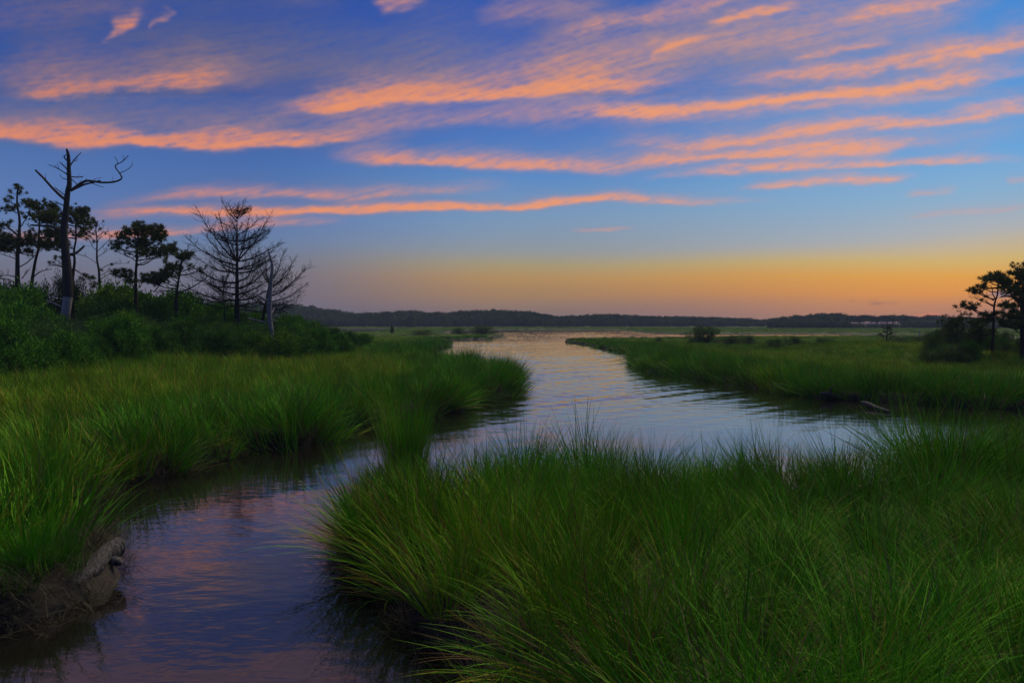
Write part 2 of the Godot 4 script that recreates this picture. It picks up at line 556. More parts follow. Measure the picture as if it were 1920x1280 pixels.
func land_colour(x: float, z: float) -> Color:
	var sd := shore(x, z)
	var k := nf.get_noise_2d(x * 12.0, z * 12.0)
	var mud := Color(0.016, 0.013, 0.010).lerp(Color(0.034, 0.027, 0.02), clampf(0.5 + k, 0, 1))
	var turf := Color(0.05, 0.085, 0.018).lerp(Color(0.095, 0.12, 0.028), clampf(0.5 + k * 1.3, 0, 1))
	return mud.lerp(turf, smoothstep(0.9, 2.4, sd + 0.4 * k))

var waves := []
func wave_height(x: float, z: float) -> float:
	var open := smoothstep(-17.0, -34.0, z) * (1.0 - 0.5 * smoothstep(10.0, 16.0, x) * smoothstep(-60.0, -30.0, z))
	var size := 0.06 + 0.94 * open
	var gust := 0.75 + 0.5 * nz.get_noise_2d(x * 4.0, z * 2.0)
	var h := 0.0
	for w in waves:
		h += w[3] * sin(w[0] * x + w[1] * z + w[2])
	return h * size * gust

func make_setting() -> void:
	make_land()
	# ground
	var gx := both(spread(0.2, 0.04, 640.0))
	var gz := PackedFloat32Array()
	for p in spread(0.2, 0.012, 380.0):
		gz.append(4.0 - p)
	var far := 380.0
	while far < 600.0:
		far *= 1.08
		gz.append(-far)
	var gm := tinted(0.85, 0.0, 0.4)
	gm.heightmap_enabled = true
	gm.heightmap_texture = noise_texture(31, 0.02, [[0.0, Color.BLACK], [1.0, Color.WHITE]])
	gm.heightmap_scale = 3.0
	gm.uv1_triplanar = true
	gm.uv1_world_triplanar = true
	gm.uv1_scale = Vector3(0.6, 0.6, 0.6)
	gm.albedo_texture = noise_texture(32, 0.03, [[0.2, Color(0.55, 0.55, 0.55)], [0.8, Color(1, 1, 1)]])
	var g := part("ground", sheet(gx, gz, func(x, z): return ground(x, z), land_colour), gm, self)
	tag(g, "dark peaty marsh ground with steep mud banks along the creek", "", "", "structure")
	# water: small waves as geometry, ripples as relief
	for i in 13:
		var lam: float = 0.42 * pow(1.15, i)
		var dir := rng.randf_range(-0.75, 0.75) + 0.25
		var k := TAU / lam
		waves.append([k * sin(dir), k * cos(dir), rng.randf() * TAU, 0.0062 * pow(lam, 0.62)])
	var wx := both(spread(0.3, 0.018, 640.0))
	var wz := PackedFloat32Array()
	for p in spread(0.14, 0.0062, 320.0):
		wz.append(4.0 - p)
	far = 320.0
	while far < 600.0:
		far *= 1.1
		wz.append(-far)
	var wm := StandardMaterial3D.new()
	wm.albedo_color = Color(0.010, 0.009, 0.007).linear_to_srgb()
	wm.roughness = 0.04
	wm.metallic_specular = 0.7
	var f := FastNoiseLite.new()
	f.seed = 91
	f.frequency = 0.018
	f.fractal_octaves = 3
	f.fractal_gain = 0.42
	var rip := f.get_seamless_image(400, 1024)
	rip.resize(1024, 1024, Image.INTERPOLATE_CUBIC)
	rip.convert(Image.FORMAT_RGBA8)
	rip.bump_map_to_normal_map(6.0)
	wm.clearcoat_enabled = true
	wm.clearcoat = 0.45
	wm.clearcoat_roughness = 0.05
	wm.normal_enabled = true
	wm.normal_texture = ImageTexture.create_from_image(rip)
	wm.normal_scale = 0.11
	wm.uv1_triplanar = true
	wm.uv1_world_triplanar = true
	wm.uv1_scale = Vector3(0.24, 0.24, 0.24)
	var w := part("water", sheet(wx, wz, wave_height, func(_x, _z): return Color.WHITE), wm, self)
	tag(w, "rippled dark tidal water mirroring the sunset sky", "", "", "structure")

# ---------------------------------------------------------------- grass
func blade(mb: MB, p: Vector3, az: float, lean: float, bend: float, length: float, width: float, segs: int, col: Color) -> void:
	var out := Vector3(cos(az), 0, sin(az))
	var tw := az + PI / 2.0 + rng.randf_range(-0.7, 0.7)
	var side := Vector3(cos(tw), 0, sin(tw))
	var k := mb.v.size()
	var step := length / segs
	for i in segs + 1:
		var t := float(i) / segs
		var wd := width * 0.5 * (1.0 - pow(t, 1.7))
		if i == segs:
			mb.v.append(p)
			mb.c.append(col)
		else:
			mb.v.append(p - side * wd)
			mb.v.append(p + side * wd)
			mb.c.append(col)
			mb.c.append(col)
			var ang := lean + bend * pow(t + 0.5 / segs, 1.6)
			p += (Vector3.UP * cos(ang) + out * sin(ang)) * step
	for i in segs:
		var a := k + i * 2
		if i == segs - 1:
			mb.idx.append(a); mb.idx.append(a + 1); mb.idx.append(a + 2)
		else:
			mb.idx.append(a); mb.idx.append(a + 1); mb.idx.append(a + 3)
			mb.idx.append(a); mb.idx.append(a + 3); mb.idx.append(a + 2)

func grass_colour(dead: float) -> Color:
	var k := rng.randf()
	if k < dead:
		return Color(0.20, 0.15, 0.075).lerp(Color(0.11, 0.075, 0.04), rng.randf())
	if k < dead + 0.09:
		return Color(0.22, 0.20, 0.025).lerp(Color(0.20, 0.22, 0.03), rng.randf())
	return Color(0.03, 0.17, 0.008).lerp(Color(0.135, 0.34, 0.014), rng.randf())

func tuft(blades: int, radius: float, length: float, width: float, segs: int, splay: float, dead: float) -> ArrayMesh:
	var mb := MB.new()
	for i in blades:
		var a := rng.randf() * TAU
		var r := radius * sqrt(rng.randf())
		var az := a + rng.randf_range(-0.9, 0.9)
		var l := length * rng.randf_range(0.6, 1.1)
		var lean := splay * (0.15 + 0.85 * r / radius) * rng.randf_range(0.3, 1.0)
		blade(mb, Vector3(cos(a) * r, -0.05, sin(a) * r), az, lean, rng.randf_range(0.1, 0.95), l, width * rng.randf_range(0.7, 1.2), segs, grass_colour(dead))
	return mb.mesh()

func scatter(parent: Node3D, called: String, shapes: Array, mat: Material, spots: Array, colours: Array) -> void:
	var lots := []
	for i in shapes.size():
		lots.append([])
	for i in spots.size():
		lots[i % shapes.size()].append(i)
	for s in shapes.size():
		if lots[s].is_empty():
			continue
		var mm := MultiMesh.new()
		mm.transform_format = MultiMesh.TRANSFORM_3D
		mm.use_colors = true
		mm.mesh = shapes[s]
		mm.instance_count = lots[s].size()
		for k in lots[s].size():
			mm.set_instance_transform(k, spots[lots[s][k]])
			mm.set_instance_color(k, colours[lots[s][k]])
		var o := MultiMeshInstance3D.new()
		o.name = called
		o.multimesh = mm
		o.material_override = mat
		o.set_meta("kind", "stuff")
		parent.add_child(o, true)

var grass_mat: StandardMaterial3D

func leaning(x: float, z: float, sd: float, amount: float) -> Basis:
	# a turned tuft that leans with the lie of the grass, and out over the water at the banks
	var e := 0.3
	var flow := Vector2(nz.get_noise_2d(x * 30.0, z * 30.0), nz.get_noise_2d(x * 30.0 + 700.0, z * 30.0)) * 1.3 + Vector2(-0.12, 0.05)
	if sd < 1.2:
		var gdir := Vector2(shore(x + e, z) - shore(x - e, z), shore(x, z + e) - shore(x, z - e)).normalized()
		flow -= gdir * 0.62 * (1.0 - sd / 1.2)
	flow *= amount
	var axis := Vector3(flow.y, 0, -flow.x)
	var ang := minf(flow.length(), 0.75)
	var b := Basis(Vector3.UP, rng.randf() * TAU)
	if axis.length() > 0.01:
		b = Basis(axis.normalized(), ang) * b
	return b

func grass_tint(x: float, z: float, sd: float) -> Color:
	var k := nf.get_noise_2d(x * 9.0, z * 9.0)
	var dry := clampf(smoothstep(2.5, 7.0, sd) * 0.75 + k * 0.9, 0.0, 1.0)   # the drier short meadow grass grows away from the creek, in patches
	var c := Color(0.9, 1.0, 0.8).lerp(Color(1.9, 1.2, 0.9), dry)
	return c * (0.95 + 0.3 * nz.get_noise_2d(x * 50.0, z * 50.0) + rng.randf_range(-0.22, 0.22))

func grass_field(called: String, label: String, x0: float, x1: float, z0: float, z1: float, gap: float, shapes: Array, keep: Callable, tall: Callable) -> void:
	var root := Node3D.new()
	root.name = numbered(called)
	add_child(root)
	tag(root, label, "grass", "", "stuff")
	var spots := []
	var cols := []
	var nx := int((x1 - x0) / gap)
	var mz := int((z0 - z1) / gap)
	for j in mz:
		for i in nx:
			var x := x0 + (i + rng.randf()) * gap
			var z := z0 - (j + rng.randf()) * gap
			if absf(x) > -z * 0.80 + 4.0:      # beyond both a step to the side and the picture
				continue
			var sd := shore(x, z)
			if sd < -0.22 or not keep.call(x, z, sd):
				continue
			var s: float = tall.call(x, z, sd)
			var b := leaning(x, z, sd, 0.5).scaled(Vector3(maxf(s, 0.85), s, maxf(s, 0.85)))
			spots.append(Transform3D(b, Vector3(x, ground(x, z, sd), z)))
			cols.append(grass_tint(x, z, sd))
	scatter(root, "grass_blades", shapes, grass_mat, spots, cols)
	print(called, " ", spots.size())

func make_grass() -> void:
	grass_mat = tinted(0.7, 0.42, 0.2)
	var fine := []
	var mid := []
	var low := []
	var wide := []
	for i in 12:
		fine.append(tuft(150, 0.25, 1.25, 0.0135, 6, 0.95, 0.13))
	for i in 6:
		mid.append(tuft(62, 0.30, 1.08, 0.021, 4, 0.65, 0.07))
	for i in 5:
		low.append(tuft(75, 0.55, 0.66, 0.034, 3, 0.45, 0.07))
	for i in 5:
		wide.append(tuft(110, 1.7, 0.55, 0.06, 2, 0.4, 0.07))
	var height := func(x, z, sd):
		var edge := 1.0 - smoothstep(0.6, 3.5, sd)
		return (0.82 + 0.26 * edge + 0.22 * nz.get_noise_2d(x * 45.0, z * 45.0)) * rng.randf_range(0.66, 1.25)
	grass_field("marsh_grass", "long green cordgrass covering the foreground marsh beside the creek", -4.0, 16.0, -2.2, -15.2, 0.56, fine,
		func(x, z, sd): return z > -15.2 and x > -3.2 and x * x + z * z > 5.5 and sd > (-0.08 if z > -8.0 else 0.08) and not (z < -11.0 and x < -0.9), func(x, z, sd): return 0.92 * height.call(x, z, sd))
	grass_field("marsh_grass", "tall green cordgrass on the bank below the dead trees", -24.0, 1.5, -5.5, -46.0, 0.48, mid,
		func(x, z, sd): return (x < -3.2 or z < -15.5) and x < 1.0 and upland(x, z) < 0.75 and not (z > -9.0 and sd < 0.7 and rng.randf() < 0.6) and not (z > -12.0 and sd < 0.15), func(x, z, sd): return (0.42 if z > -9.0 and sd < 0.8 else 1.02) * height.call(x, z, sd))
	grass_field("marsh_grass", "tall green cordgrass on the bank across the wide channel", 8.0, 42.0, -19.0, -60.0, 0.5, mid,
		func(x, z, sd): return true, func(x, z, sd): return height.call(x, z, sd) * lerpf(1.05, 0.62, smoothstep(3.0, 9.0, sd)))
	grass_field("marsh_grass", "low meadow grass around the middle of the channel", -60.0, 80.0, -46.0, -135.0, 0.85, low,
		func(x, z, sd): return (x > 0.0 or upland(x, z) < 0.8) and not (x > 8.0 and z > -60.0), func(x, z, sd): return lerpf(1.45, 0.8, smoothstep(1.0, 6.0, sd)) * lerpf(1.0, 0.45, smoothstep(-60.0, -105.0, z)) * rng.randf_range(0.8, 1.15))
	grass_field("marsh_grass", "far level marsh grass reaching to the woods", -260.0, 260.0, -135.0, -400.0, 2.3, wide,
		func(x, z, sd): return true, func(x, z, sd): return rng.randf_range(0.2, 0.4))

# single tussocks that stand out
func tussock(px: float, depth: float, width: float, height: float, label: String, lean: Vector2, fineness := 0.008, blades := 420, tint := Color(1, 1, 1), splay := 1.0) -> void:
	var x := (px - 960.0) / F * depth
	var z := -depth
	var t := thing("grass_tussock", Vector3(x, maxf(ground(x, z), 0.02), z), label, "grass tussock")
	var mb := MB.new()
	for i in blades:
		var a := rng.randf() * TAU
		var r := width * sqrt(rng.randf())
		var az := a + rng.randf_range(-0.8, 0.8)
		var out := Vector2(cos(az), sin(az)) * (0.1 + 0.5 * r / width) * splay + lean
		var c := grass_colour(0.06)
		blade(mb, Vector3(cos(a) * r * 0.7, -0.06, sin(a) * r * 0.7), out.angle(), out.length() * rng.randf_range(0.4, 0.9), rng.randf_range(0.1, 0.7) * splay, height * rng.randf_range(0.6, 1.08), fineness * rng.randf_range(0.7, 1.2), 5, Color(c.r * tint.r, c.g * tint.g, c.b * tint.b))
	part("blades", mb.mesh(), grass_mat, t)

# ---------------------------------------------------------------- woody plants
func path(pts: Array, depth: float, spread_z: Array = []) -> PackedVector3Array:   # pixel points -> places at that depth (+ offsets)
	var out := PackedVector3Array()
	for i in pts.size():
		out.append(at(pts[i][0], pts[i][1], depth + (spread_z[i] if i < spread_z.size() else 0.0)))
	return out

func rounded(p: PackedVector3Array, per := 3) -> PackedVector3Array:
	if p.size() < 3:
		return p
	var out := PackedVector3Array()
	for i in p.size() - 1:
		var a := p[maxi(i - 1, 0)]
		var b := p[i]
		var c := p[i + 1]
		var d := p[mini(i + 2, p.size() - 1)]
		for k in per:
			out.append(b.cubic_interpolate(c, a, d, float(k) / per))
	out.append(p[-1])
	return out

func tapers(n: int, r0: float, r1: float) -> PackedFloat32Array:
	var out := PackedFloat32Array()
	for i in n:
		out.append(lerpf(r0, r1, float(i) / (n - 1)))
	return out

func by_length(p: PackedVector3Array, r0: float, r1: float) -> PackedFloat32Array:
	var total := 0.0
	for i in p.size() - 1:
		total += p[i].distance_to(p[i + 1])
	var out := PackedFloat32Array()
	var run := 0.0
	for i in p.size():
		out.append(lerpf(r1, r0, pow(1.0 - minf(run / total, 1.0), 1.25)))
		if i < p.size() - 1:
			run += p[i].distance_to(p[i + 1])
	return out

func shifted(p: PackedVector3Array, o: Vector3) -> PackedVector3Array:
	var out := PackedVector3Array()
	for q in p:
		out.append(q - o)
	return out

func along(p: PackedVector3Array, t: float) -> Vector3:
	var f := clampf(t, 0.0, 1.0) * (p.size() - 1)
	var i := mini(int(f), p.size() - 2)
	return p[i].lerp(p[i + 1], f - i)

func crooked(a: Vector3, b: Vector3, n: int, wob: float, sag: float) -> PackedVector3Array:
	var out := PackedVector3Array()
	var l := a.distance_to(b)
	for i in n + 1:
		var t := float(i) / n
		var p := a.lerp(b, t) - Vector3.UP * sag * l * sin(t * PI)
		if i > 0 and i < n:
			p += Vector3(rng.randf() - 0.5, rng.randf() - 0.5, rng.randf() - 0.5) * wob * l
		out.append(p)
	return out

# thin twigs along a limb; each may fork
func twigs(mb: MB, limb: PackedVector3Array, count: int, length: float, r: float, from: float, rise: float, forks: int, ends: Array) -> void:
	var dir := (limb[-1] - limb[0]).normalized()
	for i in count:
		var t := from + (1.0 - from) * (i + rng.randf()) / count
		var p := along(limb, t)
		var d := (dir * rng.randf_range(0.3, 1.0) + Vector3(rng.randf_range(-1, 1), rng.randf_range(-0.5, 0.8) + rise, rng.randf_range(-1, 1)) * 0.8).normalized()
		var l := length * rng.randf_range(0.45, 1.1) * (1.15 - 0.6 * t)
		var q := crooked(p, p + d * l, 3, 0.09, 0.06)
		mb.tube(q, tapers(q.size(), r, r * 0.45), 3, Color.WHITE)
		ends.append(q[-1])
		for k in forks:
			var s := along(q, rng.randf_range(0.3, 0.9))
			var d2 := (d + Vector3(rng.randf_range(-1, 1), rng.randf_range(-0.6, 1.0), rng.randf_range(-1, 1)) * 0.8).normalized()
			var e := s + d2 * l * rng.randf_range(0.3, 0.6)
			var q2 := crooked(s, e, 2, 0.08, 0.05)
			mb.tube(q2, tapers(q2.size(), r * 0.6, r * 0.3), 3, Color.WHITE)
			ends.append(e)

func needles(mb: MB, p: Vector3, r: float, count: int) -> void:
	var lean := Vector3(rng.randf_range(-0.5, 0.5), 0.5, rng.randf_range(-0.5, 0.5))
	var base := Color(0.045, 0.075, 0.016).lerp(Color(0.10, 0.11, 0.022), rng.randf())
	for i in count:
		var d := (Vector3(rng.randf_range(-1, 1), rng.randf_range(-1, 1), rng.randf_range(-1, 1)) + lean).normalized()
		var s := d.cross(Vector3(rng.randf_range(-1, 1), rng.randf_range(-1, 1), rng.randf_range(-1, 1))).normalized() * r * 0.085
		var q := p + d * r * 0.12
		mb.tri(q - s, q + s, p + d * r * rng.randf_range(0.7, 1.15), base)

# a pine: trunk by points, clusters [px, py, rx, ry, share] of needles each on its own limb, bare limbs
func pine(trunk_px: Array, depth: float, r0: float, r1: float, clusters: Array, limbs: Array, label: String, m: Material, needle_mat: Material, group := "") -> void:
	var tp := rounded(path(trunk_px, depth))
	var o := tp[0]
	o.y = minf(o.y, ground(o.x, o.z)) - 0.1
	var t := thing("pine_tree", o, label, "tree", group)
	var tb := MB.new()
	var full := PackedVector3Array([o])
	full.append_array(tp)
	var rel := shifted(full, o)
	tb.tube(rel, by_length(rel, r0 * 1.05, minf(r1, 0.05)), 9, Color.WHITE, 0.12, rng)
	part("trunk", tb.mesh(), m, t)
	for l in limbs:
		var zs := []
		var dz := rng.randf_range(-0.5, 0.5)
		for i in l.size():
			zs.append(dz * i)
		var lp := rounded(shifted(path(l, depth, zs), o))
		var lr := r1 * rng.randf_range(0.75, 1.1)
		var lb := MB.new()
		lb.tube(lp, tapers(lp.size(), lr, lr * 0.35), 5, Color.WHITE, 0.15, rng)
		var ends := []
		twigs(lb, lp, 6, 0.7, 0.016, 0.35, 0.2, 2, ends)
		part("limb", lb.mesh(), m, t)
	for c in clusters:
		var mid := at(c[0], c[1], depth + rng.randf_range(-1.0, 1.0)) - o
		var px := depth / F
		# leave the trunk below the cluster
		var best := 0.0
		for i in 21:
			var q := along(rel, i / 20.0)
			if q.y < mid.y - 0.25 * absf(q.x - mid.x) - 0.1:
				best = i / 20.0
		var a := along(rel, best)
		var rx: float = c[2] * px * 1.1
		var ry: float = c[3] * px
		var lp := crooked(a, mid, 4, 0.07, 0.10)
		var lr := clampf(0.022 * a.distance_to(mid) + 0.02, 0.025, r1)
		var bb := MB.new()
		var nb := MB.new()
		bb.tube(rounded(lp, 2), tapers(lp.size() * 2 - 1, lr, lr * 0.4), 5, Color.WHITE, 0.15, rng)
		var n := int(clampf(26.0 * c[4] * rx * ry / 0.12, 10.0, 140.0))
		for i in n:
			var dv := Vector3(rng.randf_range(-1, 1), rng.randf_range(-1, 1), rng.randf_range(-1, 1))
			while dv.length() > 1.0:
				dv = Vector3(rng.randf_range(-1, 1), rng.randf_range(-1, 1), rng.randf_range(-1, 1))
			if i % 4 == 0:
				dv *= rng.randf_range(1.0, 1.7)
			var e := mid + Vector3(dv.x * rx, dv.y * ry, dv.z * rx)
			if i % 2 == 0:
				var q := crooked(along(lp, rng.randf_range(0.55, 0.95)), e, 3, 0.08, 0.08)
				bb.tube(q, tapers(4, 0.014, 0.007), 3, Color.WHITE)
			if rng.randf() < 0.35 + c[4] * 0.65:
				needles(nb, e, rng.randf_range(0.18, 0.33), 34)
		var branch := part("branch", bb.mesh(), m, t)
		if nb.v.size():
			part("needle_clump", nb.mesh(), needle_mat, branch)

# a leafless tree: trunk by points, limbs by [start py, end px, end py, sag]
func bare_tree(trunk_px: Array, depth: float, r0: float, r1: float, limbs: Array, more: int, label: String, m: Material) -> void:
	var tp := rounded(path(trunk_px, depth))
	var o := tp[0]
	o.y = minf(o.y, ground(o.x, o.z)) - 0.1
	var t := thing("bare_tree", o, label, "tree")
	var full := PackedVector3Array([o])
	full.append_array(tp)
	var rel := shifted(full, o)
	var tb := MB.new()
	tb.tube(rel, by_length(rel, r0, r1), 9, Color.WHITE, 0.1, rng)
	part("trunk", tb.mesh(), m, t)
	var list := []
	for l in limbs:
		var far := rng.randf_range(-1.3, 1.3)
		list.append([at(trunk_px[0][0], l[0], depth) - o, at(l[1], l[2], depth + far) - o])
	for i in more:     # limbs towards and away from the viewer
		var k: Array = list[rng.randi() % limbs.size()]
		var a: Vector3 = k[0]
		var b: Vector3 = k[1]
		var turned := (b - a).rotated(Vector3.UP, rng.randf_range(0.5, 2.6) * (1 if rng.randf() < 0.5 else -1)) * rng.randf_range(0.75, 1.0)
		list.append([a + Vector3.UP * rng.randf_range(-0.2, 0.2), a + turned])
	for k in list:
		var b: Vector3 = k[1]
		var a: Vector3 = k[0]
		var best := 1e9
		for i in 41:
			var q := along(rel, i / 40.0)
			if absf(q.y - a.y) < best:
				best = absf(q.y - a.y)
				k[0] = q
		a = k[0]
		var l := a.distance_to(b)
		var lp := rounded(crooked(a, b, 5, 0.035, 0.09), 2)
		var lr := clampf(0.013 * l + 0.018, 0.02, 0.09)
		var bb := MB.new()
		bb.tube(lp, tapers(lp.size(), lr, 0.013), 4, Color.WHITE, 0.1, rng)
		var ends := []
		twigs(bb, lp, int(10 + 9.0 * l), 0.25 * l + 0.25, 0.012, 0.12, 0.15, 3, ends)
		part("limb", bb.mesh(), m, t)

func dead_tree() -> void:
	var depth := 48.0
	var px := depth / F
	var wood := bark(51, Color(0.018, 0.016, 0.018), Color(0.06, 0.052, 0.052), 0.5)
	var pale := bark(55, Color(0.16, 0.15, 0.17), Color(0.42, 0.40, 0.42), 0.6)
	var foot := at(121, 604, depth)
	var o := Vector3(foot.x, ground(foot.x, foot.z) - 0.1, foot.z)
	var t := thing("dead_tree", o, "tall dead pine with broken limbs and a pale barkless foot", "tree")
	var low := PackedVector3Array([o, at(118, 625, depth), at(121, 598, depth), at(124, 575, depth), at(126.5, 553, depth)])
	var lb := MB.new()
	lb.tube(shifted(low, o), PackedFloat32Array([0.32, 0.29, 0.29, 0.30, 0.29]), 11, Color.WHITE, 0.08, rng)
	var foot_part := part("barkless_foot", lb.mesh(), pale, t)
	foot_part.set_meta("label", "pale grey barkless foot of the trunk")
	var trunk := rounded(path([[126.5, 556], [126, 524], [122, 474], [119, 436], [121, 410], [123, 392], [125.6, 363], [129, 346], [128.5, 325], [128, 300], [127, 290], [124, 278]], depth), 3)
	var n := trunk.size()
	var rad := PackedFloat32Array()
	for i in n:
		var y := trunk[i].y
		rad.append(clampf(remap(y, 4.5, 15.2, 0.34, 0.10), 0.05, 0.36) if i < n - 3 else [0.09, 0.07, 0.03][i - n + 3])
	var tb := MB.new()
	tb.tube(shifted(trunk, o), rad, 12, Color.WHITE, 0.14, rng)
	part("trunk", tb.mesh(), wood, t)
	var limbs := [
		[[[120, 373], [102, 357], [81, 334], [66, 319]], 5.5, 3.5, 0.6], [[[121, 366], [112, 359], [103, 352]], 2.2, 1.2, -0.2],
		[[[131, 357], [146, 348], [160, 339], [175, 340], [193, 342], [212, 341], [227, 335], [224, 325], [215, 311], [230, 302], [240, 291]], 5.5, 1.2, 0.25],
		[[[224, 324], [236, 319], [246, 311], [248, 304]], 1.4, 0.8, 0.2], [[[215, 311], [220, 305], [214, 293]], 1.3, 0.8, -0.2], [[[230, 302], [232, 294], [228, 291]], 1.1, 0.6, 0.1],
		[[[133, 357], [157, 346], [174, 342], [187, 338]], 4.0, 2.2, -0.5], [[[173, 344], [184, 348], [194, 351]], 1.5, 0.8, -0.3], [[[132, 356], [141, 349], [150, 342]], 4.0, 2.6, 0.5],
		[[[131, 331], [143, 332], [155, 331]], 2.4, 1.6, 0.4], [[[131, 333], [138, 340], [144, 345]], 2.0, 1.4, -0.5], [[[130, 311], [139, 299], [151, 286]], 2.8, 1.2, 0.3],
		[[[139, 299], [141, 302], [145, 297]], 1.2, 0.7, 0.2], [[[126, 302], [121, 297], [120, 293], [122, 291]], 2.6, 1.6, -0.3], [[[125, 327], [110, 317], [91, 309]], 2.4, 0.8, -0.4],
		[[[125, 317], [118, 310], [112, 305]], 2.6, 1.6, 0.4], [[[125, 336], [119, 335], [114, 332], [112, 326]], 1.8, 0.8, 0.2], [[[110, 318], [108, 310], [107, 304]], 0.9, 0.5, 0.1],
		[[[118, 385], [110, 381], [102, 377]], 2.6, 1.2, -0.4], [[[118, 434], [98, 425], [78, 423], [57, 422]], 6.0, 3.2, 0.7], [[[124, 478], [142, 474], [157, 461]], 6.0, 3.5, 0.5],
		[[[172, 340], [178, 335], [190, 333]], 1.2, 0.6, 0.1], [[[212, 341], [211, 336], [211, 330]], 1.0, 0.5, 0.0], [[[86, 339], [84, 332], [85, 325]], 0.9, 0.5, 0.0], [[[161, 339], [161, 334]], 1.4, 0.8, 0.0]]
	for l in limbs:
		var zs := []
		for i in l[0].size():
			zs.append(l[3] * i)
		var lp := shifted(path(l[0], depth, zs), o)
		lp = rounded(lp, 3)
		var mb := MB.new()
		mb.tube(lp, tapers(lp.size(), l[1] * 0.5 * px, l[2] * 0.5 * px), 7, Color.WHITE, 0.2, rng)
		if l[1] > 2.0:
			var ends := []
			twigs(mb, lp, 5, 0.42, 0.012, 0.3, 0.2, 1, ends)
		part("limb", mb.mesh(), wood, t)
	var sb := MB.new()
	var sp := rounded(shifted(path([[114, 575], [94, 566], [77, 563]], depth, [-0.1, -0.6, -1.0]), o))
	sb.tube(sp, tapers(sp.size(), 0.055, 0.02), 6, Color.WHITE, 0.2, rng)
	part("limb", sb.mesh(), pale, t)

func snag() -> void:
	var depth := 44.0
	var px := depth / F
	var pale := bark(61, Color(0.09, 0.085, 0.10), Color(0.27, 0.25, 0.27), 0.5)
	var o := at(513, 676, depth)
	o.y = ground(o.x, o.z) - 0.1
	var t := thing("dead_snag", o, "pale grey broken snag with stub limbs beside the bare tree", "tree")
	var trunk := rounded(shifted(path([[513, 678], [512, 645], [509, 618], [505, 600], [505, 563], [508, 522], [510, 498], [506, 482], [503, 470]], depth), o), 3)
	trunk[0].y = minf(trunk[0].y, 0.0)
	var rad := PackedFloat32Array()
	for i in trunk.size():
		var f := float(i) / (trunk.size() - 1)
		var ks := [2.6, 3.0, 4.2, 5.6, 5.0, 3.6, 3.2, 2.4, 0.8]
		var q := f * 8.0
		var j := mini(int(q), 7)
		rad.append(lerpf(ks[j], ks[j + 1], q - j) * px * 0.85)
	var tb := MB.new()
	tb.tube(trunk, rad, 10, Color.WHITE, 0.16, rng)
	part("trunk", tb.mesh(), pale, t)
	for l in [[[[504, 566], [490, 558], [481, 551]], 6.5, 3.0, 0.2], [[[506, 530], [501, 520], [497, 512]], 6.0, 4.0, -0.3], [[[503, 606], [480, 600], [464, 596]], 3.6, 1.6, -0.5], [[[507, 590], [511, 583], [514, 577]], 4.0, 2.0, 0.3], [[[507, 602], [513, 601], [518, 602]], 2.6, 1.6, -0.3]]:
		var lp := rounded(shifted(path(l[0], depth, [0.0, l[3], l[3] * 2.0]), o))
		var mb := MB.new()
		mb.tube(lp, tapers(lp.size(), l[1] * 0.5 * px, l[2] * 0.5 * px), 7, Color.WHITE, 0.2, rng)
		part("limb", mb.mesh(), pale, t)

# ---------------------------------------------------------------- shrubs
func leaf(mb: MB, p: Vector3, d: Vector3, l: float, w: float, col: Color) -> void:
	var s := d.cross(Vector3(rng.randf_range(-1, 1), rng.randf_range(-1, 1), rng.randf_range(-1, 1))).normalized() * w * 0.5
	var m := p + d * l * 0.5
	mb.quad(p, m - s, p + d * l, m + s, col)

func shrub_shape(w: float, h: float, clumps: int, per: int, size: float, a: Color, b: Color, stems: MB) -> ArrayMesh:
	var mb := MB.new()
	for i in clumps:
		var az := rng.randf() * TAU
		var up := rng.randf_range(0.12, 1.0)
		var r := w * sqrt(maxf(0.05, 1.0 - up * up * 0.85)) * rng.randf_range(0.35, 1.0)
		var mid := Vector3(cos(az) * r, h * up * rng.randf_range(0.8, 1.05), sin(az) * r)
		var size2 := rng.randf_range(0.15, 0.32) * (w + h) * 0.34
		var tone := rng.randf()
		var stem := crooked(Vector3(rng.randf_range(-0.1, 0.1), -0.1, rng.randf_range(-0.1, 0.1)), mid, 4, 0.06, -0.04)
		stems.tube(stem, tapers(5, 0.022, 0.008), 4, Color.WHITE)
		for k in per:
			var q := Vector3(rng.randfn(), rng.randfn() * 0.8, rng.randfn()) * size2 * 0.5
			var d := (q.normalized() + Vector3(rng.randf_range(-0.6, 0.6), rng.randf_range(0.0, 0.9), rng.randf_range(-0.6, 0.6))).normalized()
			leaf(mb, mid + q, d, size * rng.randf_range(0.7, 1.3), size * 0.42, a.lerp(b, clampf(tone * 1.15 - 0.25 + rng.randf() * 0.35, 0, 1)))
	return mb.mesh()

var shrub_kinds := []
var leaf_mat: StandardMaterial3D
var stem_mat: StandardMaterial3D

func make_shrub_kinds() -> void:
	leaf_mat = tinted(0.8, 0.4, 0.12)
	stem_mat = plain(Color(0.05, 0.042, 0.036))
	for k in [
		[0.9, 1.0, 110, 110, 0.07, Color(0.045, 0.15, 0.016), Color(0.10, 0.24, 0.022)],
		[0.9, 1.0, 100, 110, 0.066, Color(0.035, 0.11, 0.016), Color(0.075, 0.18, 0.024)],
		[0.9, 1.0, 105, 105, 0.072, Color(0.06, 0.17, 0.016), Color(0.14, 0.24, 0.022)],
		[0.9, 1.0, 70, 110, 0.05, Color(0.055, 0.11, 0.03), Color(0.12, 0.18, 0.05)],
		[0.9, 1.0, 75, 120, 0.05, Color(0.018, 0.05, 0.012), Color(0.036, 0.075, 0.016)]]:
		var stems := MB.new()
		var leaves := shrub_shape(k[0], k[1], k[2], k[3], k[4], k[5], k[6], stems)
		shrub_kinds.append([leaves, stems.mesh()])

